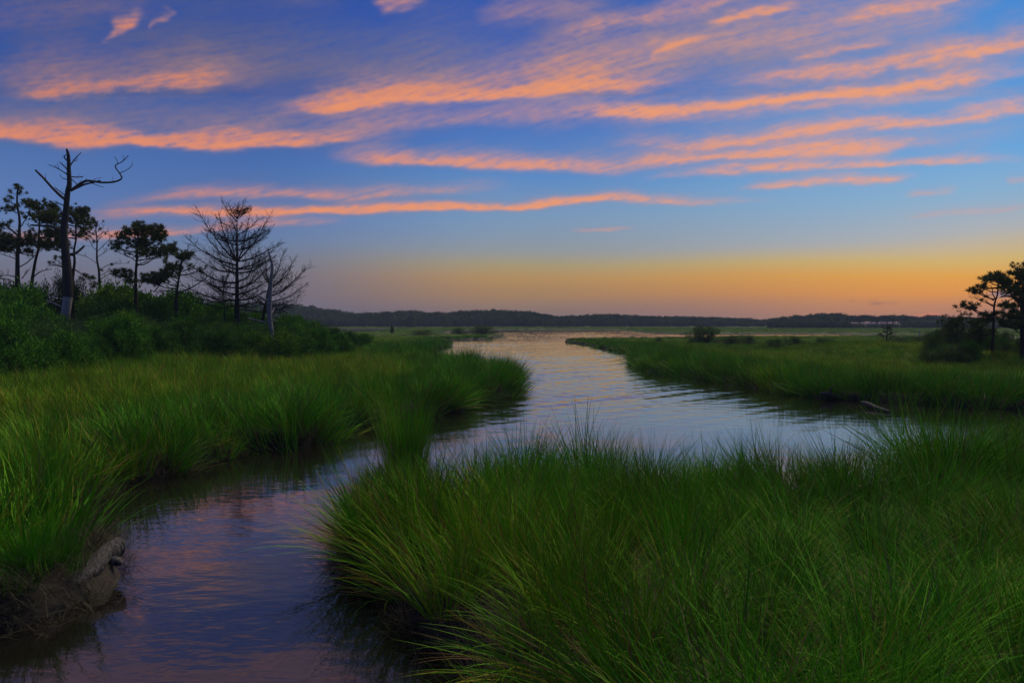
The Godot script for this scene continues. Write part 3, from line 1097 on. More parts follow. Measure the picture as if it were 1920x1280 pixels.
func shrub(kind: int, x: float, z: float, width: float, height: float, label: String, group := "", base := 1e9) -> void:
	var y := ground(x, z) - 0.08 if base > 1e8 else base
	var t := thing("marsh_shrub", Vector3(x, y, z), label, "shrub", group)
	t.rotation.y = rng.randf() * TAU
	t.scale = Vector3(width, height, width)
	part("foliage", shrub_kinds[kind][0], leaf_mat, t)
	part("stems", shrub_kinds[kind][1], stem_mat, t)

func curve(tbl: Array, x: float) -> float:
	for i in tbl.size() - 1:
		if x <= tbl[i + 1][0]:
			return lerpf(tbl[i][1], tbl[i + 1][1], clampf((x - tbl[i][0]) / (tbl[i + 1][0] - tbl[i][0]), 0.0, 1.0))
	return tbl[-1][1]

func make_thicket() -> void:
	var front := [[-80, 27.0], [0, 29.5], [120, 34.0], [260, 39.0], [400, 42.5], [560, 45.0], [640, 58.0], [700, 74.0]]
	var skyline := [[-80, 550], [0, 552], [50, 556], [72, 594], [172, 596], [195, 552], [300, 556], [400, 576], [480, 592], [505, 610], [530, 594], [560, 592], [620, 606], [700, 628]]
	for row in 4:
		var px := -70.0 + row * 17.0
		while px < 690.0:
			var d: float = curve(front, px) + [0.0, 3.6, 7.5, 12.0][row] + rng.randf_range(-0.8, 0.8)
			if px > 600.0 and row > 1:
				break
			var x := (px - 960.0) / F * d
			var top := at(px, curve(skyline, px), d).y
			var f: float = [0.42, 0.62, 0.82, 1.0][row]
			var gy := ground(x, -d)
			var h := clampf(lerpf(1.2, maxf(top - gy, 1.2), f) * rng.randf_range(0.74, 1.16), 1.0, 4.8)
			var kind: int = [0, 0, 1, 2, 1][rng.randi() % 5]
			var near := "past the pale snag"
			for q in [[48, "below the patchy pine"], [95, "below the crooked flat crowned pine"], [152, "below the tall dead pine"], [216, "below the thin nearly bare pine"], [292, "below the bushy topped pine"], [388, "below the leaning low pine"], [478, "below the big leafless tree"], [565, "beside the pale snag"]]:
				if px < q[0]:
					near = q[1]
					break
			var label: String = ["bright", "deep", "yellow"][kind] + " green shrub " + ["at the grass edge", "in the thicket's second row", "deep in the thicket", "at the back of the thicket"][row] + " " + near
			shrub(kind, x, -d, h * rng.randf_range(0.5, 0.7) + 0.35, h, label, "shrubs of the thicket")
			px += rng.randf_range(34.0, 52.0) * 42.0 / d
	# rushes standing among the shrubs
	var root := Node3D.new()
	root.name = numbered("reed_bed")
	add_child(root)
	tag(root, "tall grey green reeds standing among the shrubs of the thicket", "reeds", "", "stuff")
	var mb := MB.new()
	for i in 34:
		var a := rng.randf() * TAU
		var r := 0.3 * sqrt(rng.randf())
		var col := Color(0.06, 0.11, 0.045).lerp(Color(0.14, 0.12, 0.07), rng.randf() * rng.randf())
		blade(mb, Vector3(cos(a) * r, 0, sin(a) * r), rng.randf() * TAU, rng.randf_range(0.02, 0.2), rng.randf_range(0.0, 0.6), rng.randf_range(0.7, 1.1), 0.014, 4, col)
	var m := mb.mesh()
	var spots := []
	var cols := []
	for i in 420:
		var px := rng.randf_range(20.0, 640.0)
		var d := curve(front, px) + rng.randf_range(1.5, 9.0)
		var x := (px - 960.0) / F * d
		var h := rng.randf_range(1.5, 2.9)
		spots.append(Transform3D(Basis(Vector3.UP, rng.randf() * TAU).scaled(Vector3(1.3, h, 1.3)), Vector3(x, ground(x, -d), -d)))
		cols.append(Color.WHITE * rng.randf_range(0.8, 1.2))
	scatter(root, "reed_stems", [m], grass_mat, spots, cols)

func make_trees() -> void:
	var wood := bark(71, Color(0.016, 0.013, 0.014), Color(0.05, 0.042, 0.04), 0.4)
	var green := tinted(0.7, 0.2, 0.3)
	pine([[32, 600], [32, 540], [32, 480], [36, 417], [31, 380], [33, 346]], 50.0, 0.26, 0.05,
		[[34, 350, 6, 5, 0.4], [30, 360, 10, 7, 0.3], [15, 391, 16, 9, 0.5], [6, 420, 18, 9, 0.3], [52, 402, 16, 10, 0.3], [11, 451, 22, 11, 0.9], [43, 451, 19, 13, 0.8], [8, 464, 16, 9, 0.8], [40, 472, 18, 8, 0.6], [-12, 440, 18, 14, 0.7], [20, 376, 12, 8, 0.3]],
		[[[36, 500], [50, 492], [62, 481], [80, 468]], [[28, 485], [14, 480], [0, 476]], [[28, 519], [14, 516], [-6, 518]], [[40, 522], [45, 516], [48, 509]], [[28, 530], [14, 524], [-4, 523]], [[33, 440], [18, 428], [-2, 414]]],
		"patchy pine with bare lower limbs at the thicket's outer end", wood, green)
	pine([[58, 600], [58, 540], [64, 496], [71, 464], [73, 417], [72, 399]], 52.0, 0.19, 0.05,
		[[75, 386, 22, 9, 0.8], [54, 383, 13, 9, 0.7], [97, 388, 12, 8, 0.8], [88, 408, 24, 12, 0.8], [62, 440, 15, 9, 0.6], [81, 456, 18, 10, 0.8], [100, 440, 15, 9, 0.6], [60, 408, 14, 9, 0.4]],
		[[[62, 519], [75, 509], [97, 504]], [[72, 470], [86, 460], [104, 452]], [[70, 440], [60, 430], [50, 420]]],
		"crooked pine with a flat crown, left of the tall dead pine", wood, green)
	dead_tree()
	pine([[136, 600], [135, 526], [139, 492], [138, 470], [142, 446], [141, 425]], 51.0, 0.22, 0.07,
		[[142, 397, 18, 9, 0.9], [161, 397, 9, 9, 0.8], [151, 412, 20, 11, 0.9], [98, 408, 22, 13, 0.9], [160, 430, 13, 9, 0.6], [102, 434, 22, 14, 0.7], [92, 460, 20, 10, 0.8], [112, 456, 16, 10, 0.7], [150, 440, 14, 9, 0.5], [108, 488, 16, 8, 0.4]],
		[[[140, 446], [150, 432], [160, 420]], [[133, 505], [115, 500], [92, 494]], [[139, 505], [148, 511], [156, 517]]],
		"full pine growing close behind the tall dead pine", wood, green)
	pine([[187, 600], [186, 560], [185, 511], [181, 485], [181, 449], [179, 427], [183, 414]], 50.0, 0.17, 0.03,
		[[184, 420, 18, 9, 0.06], [190, 438, 24, 9, 0.06], [167, 450, 15, 10, 0.06], [176, 432, 14, 9, 0.06], [206, 503, 14, 8, 0.06], [163, 522, 14, 7, 0.5], [176, 534, 10, 6, 0.5]],
		[[[180, 493], [161, 481], [144, 477]], [[187, 506], [203, 496], [220, 494], [243, 493]], [[183, 481], [196, 473], [208, 464]], [[183, 470], [204, 449], [214, 440]], [[188, 523], [203, 514], [220, 513]], [[181, 455], [170, 445], [160, 440]], [[181, 445], [192, 436], [202, 434]]],
		"thin nearly bare pine with long crooked side limbs", wood, green)
	pine([[255, 600], [254, 549], [254, 511], [256, 485], [257, 455], [260, 427]], 48.0, 0.18, 0.05,
		[[261, 425, 14, 9, 1.0], [247, 434, 15, 9, 1.0], [272, 438, 15, 9, 1.0], [293, 429, 12, 8, 1.0], [300, 440, 13, 8, 1.0], [291, 449, 12, 7, 0.9], [259, 455, 20, 10, 1.0], [217, 461, 12, 9, 0.7], [227, 450, 10, 8, 0.8], [281, 470, 18, 9, 1.0], [307, 468, 18, 9, 1.0], [324, 466, 8, 7, 1.0], [240, 470, 14, 7, 0.5], [262, 474, 13, 7, 0.8], [231, 513, 16, 8, 1.0], [244, 527, 11, 5, 0.7], [232, 440, 9, 6, 0.7]],
		[[[255, 500], [264, 494], [280, 487]], [[255, 490], [243, 482], [222, 474]], [[253, 540], [240, 530], [231, 518]]],
		"bushy topped pine with dense dark needle clumps", wood, green)
	pine([[331, 600], [330, 573], [331, 549], [334, 526], [339, 502], [339, 489]], 47.0, 0.17, 0.05,
		[[343, 479, 15, 9, 1.0], [322, 502, 16, 8, 1.0], [311, 511, 13, 7, 1.0], [285, 524, 24, 9, 1.0], [296, 520, 16, 9, 1.0], [379, 504, 14, 7, 0.25], [358, 500, 12, 7, 0.12], [312, 488, 12, 7, 0.12], [332, 512, 10, 6, 0.6]],
		[[[331, 556], [318, 545], [300, 546], [287, 546]], [[288, 547], [300, 532], [311, 510]], [[333, 550], [358, 539], [379, 526], [390, 517]], [[333, 530], [318, 518], [314, 505]], [[340, 492], [350, 480], [352, 458]], [[330, 560], [312, 553], [300, 548]]],
		"leaning low pine with spreading limbs beside the big bare tree", wood, green)
	var bare := bark(81, Color(0.012, 0.012, 0.014), Color(0.04, 0.036, 0.036), 0.4)
	bare_tree([[444, 600], [444, 579], [444, 522], [444, 482], [444, 441], [444, 415], [444, 390], [449, 377]], 50.0, 0.26, 0.014,
		[[492, 371, 393], [416, 415, 376], [410, 456, 376], [400, 472, 392], [430, 405, 408], [440, 486, 409], [455, 396, 428], [462, 490, 424], [470, 507, 431], [488, 385, 440], [500, 352, 447], [490, 521, 456], [505, 518, 478], [515, 360, 475], [530, 345, 490], [535, 512, 492], [545, 348, 512], [555, 525, 505], [560, 342, 535], [566, 350, 552], [566, 524, 528], [572, 368, 566], [572, 512, 552]],
		34, "big leafless cone shaped tree full of fine upswept twigs", bare)
	bare_tree([[492, 604], [495, 580], [502, 545], [508, 510], [512, 488]], 52.0, 0.15, 0.025,
		[[560, 574, 500], [545, 551, 487], [568, 574, 533], [575, 565, 551], [580, 556, 566], [530, 532, 470], [540, 545, 505], [550, 562, 520], [572, 470, 545], [585, 542, 578]],
		8, "smaller leafless tree sweeping outward behind the pale snag", bare)
	bare_tree([[421, 604], [420, 575], [418, 545], [419, 522]], 48.5, 0.07, 0.02, [[560, 400, 535], [550, 436, 525], [570, 398, 552], [540, 428, 510]], 4, "slim leafless sapling at the foot of the big bare tree", bare)
	snag()
	# the small trees that hide the trunks' feet
	for s in [[112, 542, 46, 34, 4, "the tall dead pine"], [152, 545, 34, 22, 4, "the full pine behind it"], [205, 548, 34, 20, 4, "the thin nearly bare pine"], [235, 552, 28, 18, 4, "the bushy topped pine"], [20, 552, 50, 26, 1, "the patchy pine"], [70, 556, 36, 24, 1, "the crooked flat crowned pine"]]:
		var d := 50.5
		var x: float = (s[0] - 960.0) / F * d
		var top: float = at(s[0], s[1] - s[3] * 0.6, d).y
		var gy := ground(x, -d)
		shrub(s[4], x, -d, s[2] * d / F * 0.9 + 0.2, (top - gy) * 0.98, "dark leafy shrub at the feet of " + s[5], "dark shrubs at the feet of the pines")

	# right-hand rise
	pine([[1921, 690], [1920, 640], [1918, 590], [1919, 550], [1922, 510], [1926, 480]], 41.0, 0.22, 0.12,
		[[1906, 536, 12, 9, 1.0], [1912, 522, 10, 9, 0.9], [1888, 532, 13, 7, 1.0], [1866, 524, 14, 8, 0.9], [1912, 555, 9, 8, 0.9], [1905, 574, 10, 7, 0.8], [1896, 606, 16, 10, 1.0], [1902, 590, 14, 8, 0.9], [1892, 545, 14, 7, 0.8], [1906, 512, 14, 9, 0.9], [1940, 500, 22, 14, 0.9], [1955, 540, 22, 14, 0.9], [1950, 590, 20, 12, 0.8]],
		[[[1918, 566], [1911, 550], [1900, 542], [1880, 539], [1862, 540], [1845, 543]], [[1916, 566], [1906, 558], [1890, 555], [1877, 557]], [[1919, 600], [1906, 594], [1890, 600]], [[1918, 612], [1900, 614], [1884, 609]]],
		"big pine at the marsh edge with a long arching limb", wood, green)
	pine([[1862, 650], [1863, 620], [1864, 590], [1866, 568], [1871, 552], [1872, 535]], 43.0, 0.10, 0.04,
		[[1868, 517, 13, 5, 1.0], [1848, 524, 11, 5, 0.9], [1880, 523, 10, 6, 0.9], [1832, 545, 9, 6, 1.0], [1840, 537, 9, 5, 0.9], [1812, 573, 13, 4, 1.0], [1822, 577, 8, 4, 0.8], [1842, 560, 12, 7, 0.12], [1885, 573, 14, 5, 1.0], [1896, 573, 9, 5, 0.8], [1878, 590, 12, 6, 0.9], [1850, 596, 16, 9, 0.9]],
		[[[1866, 576], [1852, 568], [1838, 563], [1828, 556]], [[1864, 563], [1850, 555], [1841, 549]], [[1846, 591], [1832, 586], [1822, 576]], [[1867, 560], [1862, 550], [1862, 540]]],
		"slender umbrella pine with open crooked branches against the afterglow", wood, green)
	for s in [[1795, 628, 46, 42, 50.0, "dark spreading cedar at the edge of the marsh rise"], [1768, 632, 20, 14, 52.0, "low dark cedar bush below the spreading cedar"], [1838, 620, 34, 28, 47.0, "rounded olive green cedar under the umbrella pine"]]:
		cedar(s[0], s[1], s[2], s[3], s[4], s[5], wood, green)
	cedar(1663, 643, 21, 38, 88.0, "lone thin cedar standing in the open meadow", wood, green)

func cedar(px: float, py: float, rx: float, ry: float, depth: float, label: String, wood: Material, green: Material) -> void:
	var o := at(px, py, depth)
	o.y = ground(o.x, o.z) - 0.1
	var t := thing("cedar_tree", o, label, "tree")
	var k := depth / F
	var top := at(px, py - ry, depth).y - o.y
	var tb := MB.new()
	tb.tube(crooked(Vector3.ZERO, Vector3(0.1, top * 0.95, 0), 5, 0.03, 0.0), tapers(6, 0.11, 0.02), 7, Color.WHITE, 0.1, rng)
	part("trunk", tb.mesh(), wood, t)
	var bb := MB.new()
	var nb := MB.new()
	var open := ry > rx * 1.3
	for i in (16 if open else 34):
		var f := (i + rng.randf()) / (16.0 if open else 34.0)
		var a := rng.randf() * TAU
		var reach := rx * k * (1.05 - 0.55 * f) * rng.randf_range(0.6, 1.15)
		var s := Vector3(0, top * (0.12 + 0.72 * f), 0)
		var e := s + Vector3(cos(a) * reach, reach * rng.randf_range(0.15, 0.5), sin(a) * reach)
		var lp := crooked(s, e, 4, 0.05, 0.06)
		bb.tube(lp, tapers(5, 0.03, 0.008), 4, Color.WHITE)
		for q in (9 if open else 15):
			var p := along(lp, rng.randf_range(0.25, 1.0)) + Vector3(rng.randfn(), rng.randfn() * 0.6, rng.randfn()) * (0.13 if open else 0.2)
			needles(nb, p, rng.randf_range(0.14, 0.24), 18)
	part("branches", bb.mesh(), wood, t)
	part("needles", nb.mesh(), green, t)

func make_bushes() -> void:
	# scattered bushes of the open meadow: [px, foot py, half width px, height px, kind]
	var low := "low grey green bush in the meadow across the channel"
	for s in [[1322, 645, 42, 25, 3, "wide round bush standing against the far strip of water"], [1375, 649, 26, 15, 3, low], [1402, 648, 20, 14, 3, low], [1452, 657, 24, 16, 3, low], [1488, 655, 28, 16, 3, low], [1545, 652, 24, 14, 3, low], [1585, 653, 24, 10, 3, low], [1625, 655, 22, 9, 3, low], [1690, 650, 26, 14, 3, low], [1728, 650, 26, 16, 3, low], [1692, 664, 16, 9, 3, low], [1236, 641, 10, 7, 3, low]]:
		var p := on_ground(s[0], s[1], 0.38)
		var k := -p.z / F
		shrub(s[4], p.x, p.z, s[2] * k * 1.15, s[3] * k * 1.4, s[5], "low bushes of the meadow" if s[5] == low else "")
	for s in [[735, 621, 5, 12, 4, "small dark upright bush beside the far pond"], [640, 626, 26, 8, 3, "pale low bush before the far pond"], [690, 627, 30, 9, 3, "wide grey low bush before the far pond"], [790, 625, 34, 8, 3, "flat bush on the far marsh near the spit"], [905, 623, 34, 14, 3, "broad mound of reeds at the root of the spit"], [860, 623, 20, 10, 3, "low reed mound behind the spit"]]:
		var p := on_ground(s[0], s[1] + 4.0, 0.38)
		var k := -p.z / F
		shrub(s[4], p.x, p.z, s[2] * k, s[3] * k * (0.55 if s[0] < 700 else 1.0) + (0.0 if s[0] < 700 else 0.4), s[5])
	# the overgrown rise below the right-hand pines
	for i in 34:
		var px := rng.randf_range(1745.0, 1990.0)
		var d := rng.randf_range(41.0, 58.0)
		var x := (px - 960.0) / F * d
		shrub([3, 3, 1][i % 3], x, -d, rng.randf_range(0.8, 1.3), rng.randf_range(0.9, 1.7), ["dull grey green", "dull grey green", "deep green"][i % 3] + " shrub " + ("at the grassy front of" if d < 46.0 else "halfway up" if d < 52.0 else "at the back of") + " the rise " + ("below the big pine" if px > 1880.0 else "below the umbrella pine" if px > 1815.0 else "beside the spreading cedar"), "shrubs on the rise below the big pine")

# ---------------------------------------------------------------- far woods
func far_tree(tall: float, pineish: bool, per: int, foot := 0.60) -> ArrayMesh:
	var mb := MB.new()
	var clumps := 20 if pineish else 26
	for i in clumps:
		var up: float = rng.randf_range(foot, 0.98) if pineish else rng.randf_range(0.05, 0.96)
		var r: float = tall * (0.26 if pineish else 0.36) * sqrt(maxf(0.08, 1.0 - pow(absf(up - 0.6) / 0.5, 2.0))) * rng.randf_range(0.3, 1.0)
		var a := rng.randf() * TAU
		var mid := Vector3(cos(a) * r, tall * up, sin(a) * r)
		var tone := rng.randf()
		for k in per:
			var q := Vector3(rng.randfn(), rng.randfn() * 0.7, rng.randfn()) * tall * 0.075
			var d := Vector3(rng.randf_range(-1, 1), rng.randf_range(-0.6, 1), rng.randf_range(-1, 1)).normalized()
			leaf(mb, mid + q, d, tall * 0.085 * rng.randf_range(0.6, 1.2), tall * 0.055, Color(0.04, 0.07, 0.03).lerp(Color(0.085, 0.115, 0.045), tone * 0.7 + rng.randf() * 0.3))
	return mb.mesh()

func make_woods() -> void:
	var root := Node3D.new()
	root.name = numbered("far_wood")
	add_child(root)
	tag(root, "dark continuous wood along the far side of the marsh", "wood", "", "stuff")
	var mat := tinted(0.8, 0.25, 0.15)
	var shapes := []
	for i in 8:
		shapes.append(far_tree(1.0, false, 34))
	# height of the wood's skyline by picture column
	var sky_y := [[-400, 578], [520, 580], [600, 586], [660, 594], [690, 594], [740, 592], [765, 588], [800, 594], [850, 592], [930, 589], [1000, 592], [1040, 598], [1060, 598], [1150, 595], [1200, 598], [1300, 599], [1370, 600], [1440, 603], [1470, 600], [1540, 596], [1700, 595], [1760, 599], [1850, 603], [2400, 600]]
	var spots := []
	var cols := []
	for i in 3600:
		var px := rng.randf_range(-300.0, 2250.0)
		var back := rng.randf()
		var d := 395.0 + back * 60.0
		if px > 1445.0:
			d -= 60.0
			if px > 1585.0 - 60.0 * rng.randf() * rng.randf() and px < 1735.0:
				continue
		var x := (px - 960.0) / F * d
		var y := ground(x, -d) - 0.3
		var top := at(px, curve(sky_y, px) - 2.0, d).y
		var h := (top - y) * (rng.randf_range(0.5, 0.9) if back < 0.3 else rng.randf_range(0.9, 1.3))
		spots.append(Transform3D(Basis(Vector3.UP, rng.randf() * TAU).scaled(Vector3(h * 0.95 + 1.5, h, h * 0.95 + 1.5)), Vector3(x, y, -d)))
		cols.append(Color.WHITE * rng.randf_range(0.6, 1.15))
	for i in 260:
		var px := rng.randf_range(1445.0, 1780.0)
		var d := rng.randf_range(325.0, 340.0)
		var x := (px - 960.0) / F * d
		var h := rng.randf_range(1.2, 2.4) + (1.6 if px > 1690.0 or px < 1590.0 else 0.0)
		spots.append(Transform3D(Basis(Vector3.UP, rng.randf() * TAU).scaled(Vector3(h * 1.6, h, h * 1.6)), Vector3(x, ground(x, -d) - 0.2, -d)))
		cols.append(Color.WHITE * rng.randf_range(0.6, 1.1))
	scatter(root, "tree_crowns", shapes, mat, spots, cols)
	# bushes at the foot of the wood
	# the pine grove whose trunks show against the sky
	var bark_far := plain(Color(0.03, 0.024, 0.02))
	var crowns := []
	for i in 8:
		crowns.append(far_tree(1.0, true, 44, 0.62 if i < 4 else 0.18))
	for i in 110:
		var px := 1452.0 + 316.0 * (i + rng.randf()) / 110.0
		var d := rng.randf_range(330.0, 375.0)
		var x := (px - 960.0) / F * d
		var y := ground(x, -d) - 0.2
		var h := (at(px, curve(sky_y, px) - 1.0, d).y - y) * rng.randf_range(0.92, 1.14)
		var t := thing("grove_pine", Vector3(x, y, -d), "tall bare stemmed pine of the far grove with sky between trunks", "tree", "pines of the far grove")
		t.rotation.y = rng.randf() * TAU
		var tb := MB.new()
		tb.tube(crooked(Vector3.ZERO, Vector3(rng.randf_range(-0.5, 0.5), h * 0.9, 0), 3, 0.015, 0.0), tapers(4, 0.22, 0.10), 5, Color.WHITE)
		part("trunk", tb.mesh(), bark_far, t)
		var c := part("crown", crowns[i % 4 + (0 if px > 1585.0 and px < 1712.0 else 4)], mat, t)
		c.scale = Vector3(h * 0.95, h, h * 0.95)
	# trees that stand out from the wood
	for s in [[770, 618, 588, 26, "round dark oak standing taller than the far wood"], [1050, 618, 597, 17, "small round tree before the far wood"], [835, 619, 605, 15, "low yellowish tree before the far wood"]]:
		var d := 372.0
		var x: float = (s[0] - 960.0) / F * d
		var y := ground(x, -d) - 0.2
		var h: float = at(s[0], s[2], d).y - y
		var t := thing("marsh_edge_tree", Vector3(x, y, -d), s[4], "tree")
		var tb := MB.new()
		tb.tube(crooked(Vector3.ZERO, Vector3(0, h * 0.6, 0), 3, 0.02, 0.0), tapers(4, 0.3, 0.12), 6, Color.WHITE)
		part("trunk", tb.mesh(), bark_far, t)
		var c := part("crown", far_tree(1.0, false, 60), mat, t)
		var w: float = s[3] * d / F / 0.72
		c.scale = Vector3(w, h * 0.95, w)

# ---------------------------------------------------------------- logs and small things
func log_shape(pts: PackedVector3Array, rad: PackedFloat32Array, sides: int, rough: float) -> ArrayMesh:
	var mb := MB.new()
	mb.tube(rounded(pts, 4), (func():
		var out := PackedFloat32Array()
		for i in pts.size() - 1:
			for k in 4:
				out.append(lerpf(rad[i], rad[i + 1], k / 4.0))
		out.append(rad[-1])
		return out).call(), sides, Color.WHITE, rough, rng)
	return mb.mesh()

func make_small() -> void:
	var old := bark(95, Color(0.022, 0.02, 0.02), Color(0.15, 0.14, 0.135), 0.3)
	var a := on_ground(140, 1086, 0.24)
	var b := on_ground(216, 1034, 0.29)
	var t := thing("fallen_log", a, "weathered grey log jutting from the bank over the water", "log")
	var d := b - a
	part("trunk", log_shape(PackedVector3Array([Vector3(-0.05, -0.12, 0.1), d * 0.2 + Vector3(0, -0.02, 0), d * 0.45 + Vector3(0.02, 0.02, 0), d * 0.7 + Vector3(-0.02, 0.04, 0), d * 0.9 + Vector3(0, 0.05, 0), d * 1.0 + Vector3(0.01, 0.05, 0), d * 1.06 + Vector3(0.03, 0.03, 0)]), PackedFloat32Array([0.06, 0.10, 0.105, 0.10, 0.115, 0.125, 0.10]), 16, 0.24), old, t)
	part("broken_stub", log_shape(PackedVector3Array([d * 0.8 + Vector3(0.02, -0.02, 0.02), d * 0.86 + Vector3(0.12, -0.05, 0.08), d * 0.9 + Vector3(0.18, -0.08, 0.1)]), PackedFloat32Array([0.07, 0.055, 0.03]), 9, 0.3), old, t)
	var log_mid := Vector2((a.x + b.x) * 0.5, (a.z + b.z) * 0.5)
	var a2 := on_ground(1618, 757, 0.10)
	var b2 := on_ground(1668, 771, 0.05)
	t = thing("driftwood", a2, "thin pale driftwood branch afloat at the creek mouth", "driftwood")
	d = b2 - a2
	part("trunk", log_shape(PackedVector3Array([Vector3(-0.05, 0.06, 0), d * 0.2 + Vector3(0, 0.05, 0), d * 0.6, d]), PackedFloat32Array([0.05, 0.085, 0.075, 0.04]), 9, 0.2), old, t)
	a2 = on_ground(1540, 738, 0.25)
	b2 = on_ground(1580, 746, 0.08)
	t = thing("driftwood", a2, "dark driftwood lodged under the bank across the channel", "driftwood")
	d = b2 - a2
	part("trunk", log_shape(PackedVector3Array([Vector3.ZERO, d * 0.4 + Vector3(0, 0.06, 0), d]), PackedFloat32Array([0.09, 0.08, 0.04]), 8, 0.25), old, t)
	part("branch", log_shape(PackedVector3Array([d * 0.3, d * 0.4 + Vector3(0.1, 0.35, 0), d * 0.55 + Vector3(0.3, 0.55, 0)]), PackedFloat32Array([0.05, 0.035, 0.015]), 6, 0.25), old, t)
	var p := on_ground(1725, 634, 0.2)
	t = thing("marker_post", p, "slim blue marker post by the far pond", "post")
	var mb := MB.new()
	mb.tube(PackedVector3Array([Vector3(0, -0.6, 0), Vector3(0, 0.8, 0), Vector3(0, 1.35, 0)]), PackedFloat32Array([0.06, 0.06, 0.055]), 8, Color.WHITE)
	part("post", mb.mesh(), plain(Color(0.06, 0.2, 0.42), 0.6), t)
	mb = MB.new()
	mb.tube(PackedVector3Array([Vector3(0, 1.35, 0), Vector3(0, 1.42, 0), Vector3(0, 1.5, 0)]), PackedFloat32Array([0.075, 0.075, 0.03]), 8, Color.WHITE)
	part("cap", mb.mesh(), plain(Color(0.2, 0.35, 0.5), 0.6), t)
	# flattened dead stems along the near banks
	var root := Node3D.new()
	root.name = numbered("dead_stems")
	add_child(root)
	tag(root, "grey brown dead stems lying along the muddy creek edge", "dead grass", "", "stuff")
	var shapes := []
	for k in 4:
		var sb := MB.new()
		for i in 26:
			var q := rng.randf() * TAU
			blade(sb, Vector3(rng.randfn() * 0.12, 0.0, rng.randfn() * 0.12), q, rng.randf_range(0.7, 1.5), rng.randf_range(0.0, 0.5), rng.randf_range(0.2, 0.55), 0.007, 3, Color(0.085, 0.07, 0.045).lerp(Color(0.022, 0.022, 0.014), rng.randf()))
		shapes.append(sb.mesh())
	var spots := []
	var cols := []
	for i in 60000:
		var x := rng.randf_range(-9.0, 4.0)
		var z := rng.randf_range(-4.0, -34.0)
		var sd := shore(x, z)
		if sd < -0.2 or sd > (1.3 if z > -9.2 and x < -3.0 else 0.32) or spots.size() > 2100 or Vector2(x, z).distance_to(log_mid) < 0.3:
			continue
		spots.append(Transform3D(Basis(Vector3.UP, rng.randf() * TAU), Vector3(x, maxf(ground(x, z, sd), 0.0) + 0.01, z)))
		cols.append(Color.WHITE * rng.randf_range(0.7, 1.2))
	scatter(root, "stems", shapes, tinted(0.8, 0.2, 0.3), spots, cols)

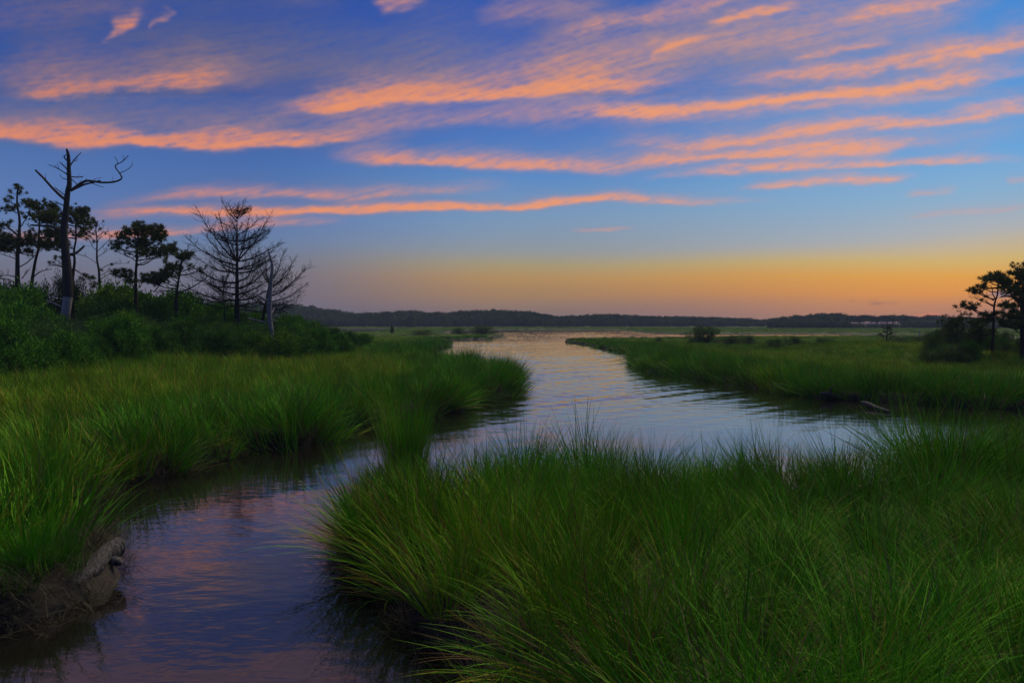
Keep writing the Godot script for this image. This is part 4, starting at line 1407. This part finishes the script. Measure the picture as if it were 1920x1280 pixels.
func make_tussocks() -> void:
	tussock(770, 11.4, 0.4, 0.9, "lower grass tussock before the tall upright one", Vector2(-0.05, 0.0), 0.011, 380)
	tussock(762, 12.5, 0.46, 1.72, "tall upright grass tussock at the foreground marsh's outer point", Vector2(-0.02, 0.0), 0.012, 900, Color(1.1, 1.05, 1.0), 0.55)
	tussock(930, 11.2, 0.34, 0.98, "spiky tussock beside the notch of water", Vector2(0.0, 0.0), 0.009, 330)
	tussock(1010, 12.3, 0.36, 0.95, "loose spiky tussock between two larger tussocks", Vector2(-0.1, 0.0), 0.009, 260)
	tussock(1135, 12.3, 0.55, 1.12, "broad spiky tussock outlined against the pale channel", Vector2(0.02, 0.0), 0.009, 520)
	tussock(1335, 12.2, 0.45, 1.0, "rounded tussock on the shore facing the wide channel", Vector2(0.0, 0.0), 0.009, 360)
	tussock(1535, 12.7, 0.40, 1.02, "small upright tussock beside the creek mouth", Vector2(0.05, 0.0), 0.009, 300)
	tussock(935, 31.0, 0.9, 1.5, "dark reedy tussock on the tip of the grassy point", Vector2(0.12, 0.0), 0.016, 560)
	tussock(60, 8.0, 0.55, 0.62, "soft bright green tussock beside the fallen log", Vector2(0.05, 0.05), 0.006, 1500, Color(0.7, 0.95, 0.8))
	tussock(-40, 8.4, 0.6, 0.7, "fine soft green tussock on the low bank behind the log", Vector2(0.05, 0.05), 0.006, 1300, Color(0.7, 0.95, 0.8))
	tussock(120, 7.9, 0.25, 0.4, "small sparse tuft on the low bank near the log", Vector2(0.1, 0.05), 0.007, 120, Color(0.7, 0.9, 0.8))
	tussock(20, 7.35, 0.3, 0.35, "short sparse tuft at the water's edge before the log", Vector2(0.1, 0.1), 0.007, 140, Color(0.7, 0.9, 0.8))
	tussock(30, 11.0, 0.7, 1.35, "arching tussock with orange blades by the mud patch", Vector2(0.25, 0.1), 0.010, 700, Color(1.25, 1.0, 0.9))

func _ready() -> void:
	rng.seed = 20417
	nz.seed = 5
	nz.frequency = 0.01
	nz.noise_type = FastNoiseLite.TYPE_SIMPLEX_SMOOTH
	nz.fractal_type = FastNoiseLite.FRACTAL_NONE
	nf.seed = 12
	nf.frequency = 0.01
	nf.noise_type = FastNoiseLite.TYPE_SIMPLEX_SMOOTH
	nf.fractal_octaves = 4
	# camera
	var cam := Camera3D.new()
	cam.name = "camera"
	cam.position = EYE
	cam.rotation.x = PITCH
	cam.fov = rad_to_deg(2.0 * atan(640.0 / F))
	cam.near = 0.1
	cam.far = 6000.0
	add_child(cam)
	# sky, exposure
	var env := Environment.new()
	env.background_mode = Environment.BG_SKY
	env.sky = make_sky()
	env.background_energy_multiplier = 1.0
	env.tonemap_mode = Environment.TONE_MAPPER_LINEAR
	env.tonemap_exposure = 1.0
	env.fog_enabled = true
	env.fog_density = 0.00032
	env.fog_light_color = Color(0.74, 0.82, 0.95)
	env.sdfgi_enabled = true
	env.ssao_enabled = true
	env.ssil_enabled = true
	var we := WorldEnvironment.new()
	we.name = "environment"
	we.environment = env
	add_child(we)
	# soft fill light added high on the sunset side to brighten the grass
	var fill_light := DirectionalLight3D.new()
	fill_light.name = "added_fill_light"
	fill_light.light_color = Color(1.0, 0.94, 0.80)
	fill_light.light_energy = 0.92
	fill_light.light_angular_distance = 35.0
	fill_light.shadow_enabled = true
	fill_light.rotation = Vector3(deg_to_rad(-52.0), PI - SUN_AZ, 0)
	add_child(fill_light)
	print("sky ", Time.get_ticks_msec())
	make_setting()
	print("setting ", Time.get_ticks_msec())
	make_grass()
	print("grass ", Time.get_ticks_msec())
	make_shrub_kinds()
	make_woods()
	make_thicket()
	make_trees()
	make_bushes()
	print("woody ", Time.get_ticks_msec())
	make_tussocks()
	make_small()
	print("done ", Time.get_ticks_msec())
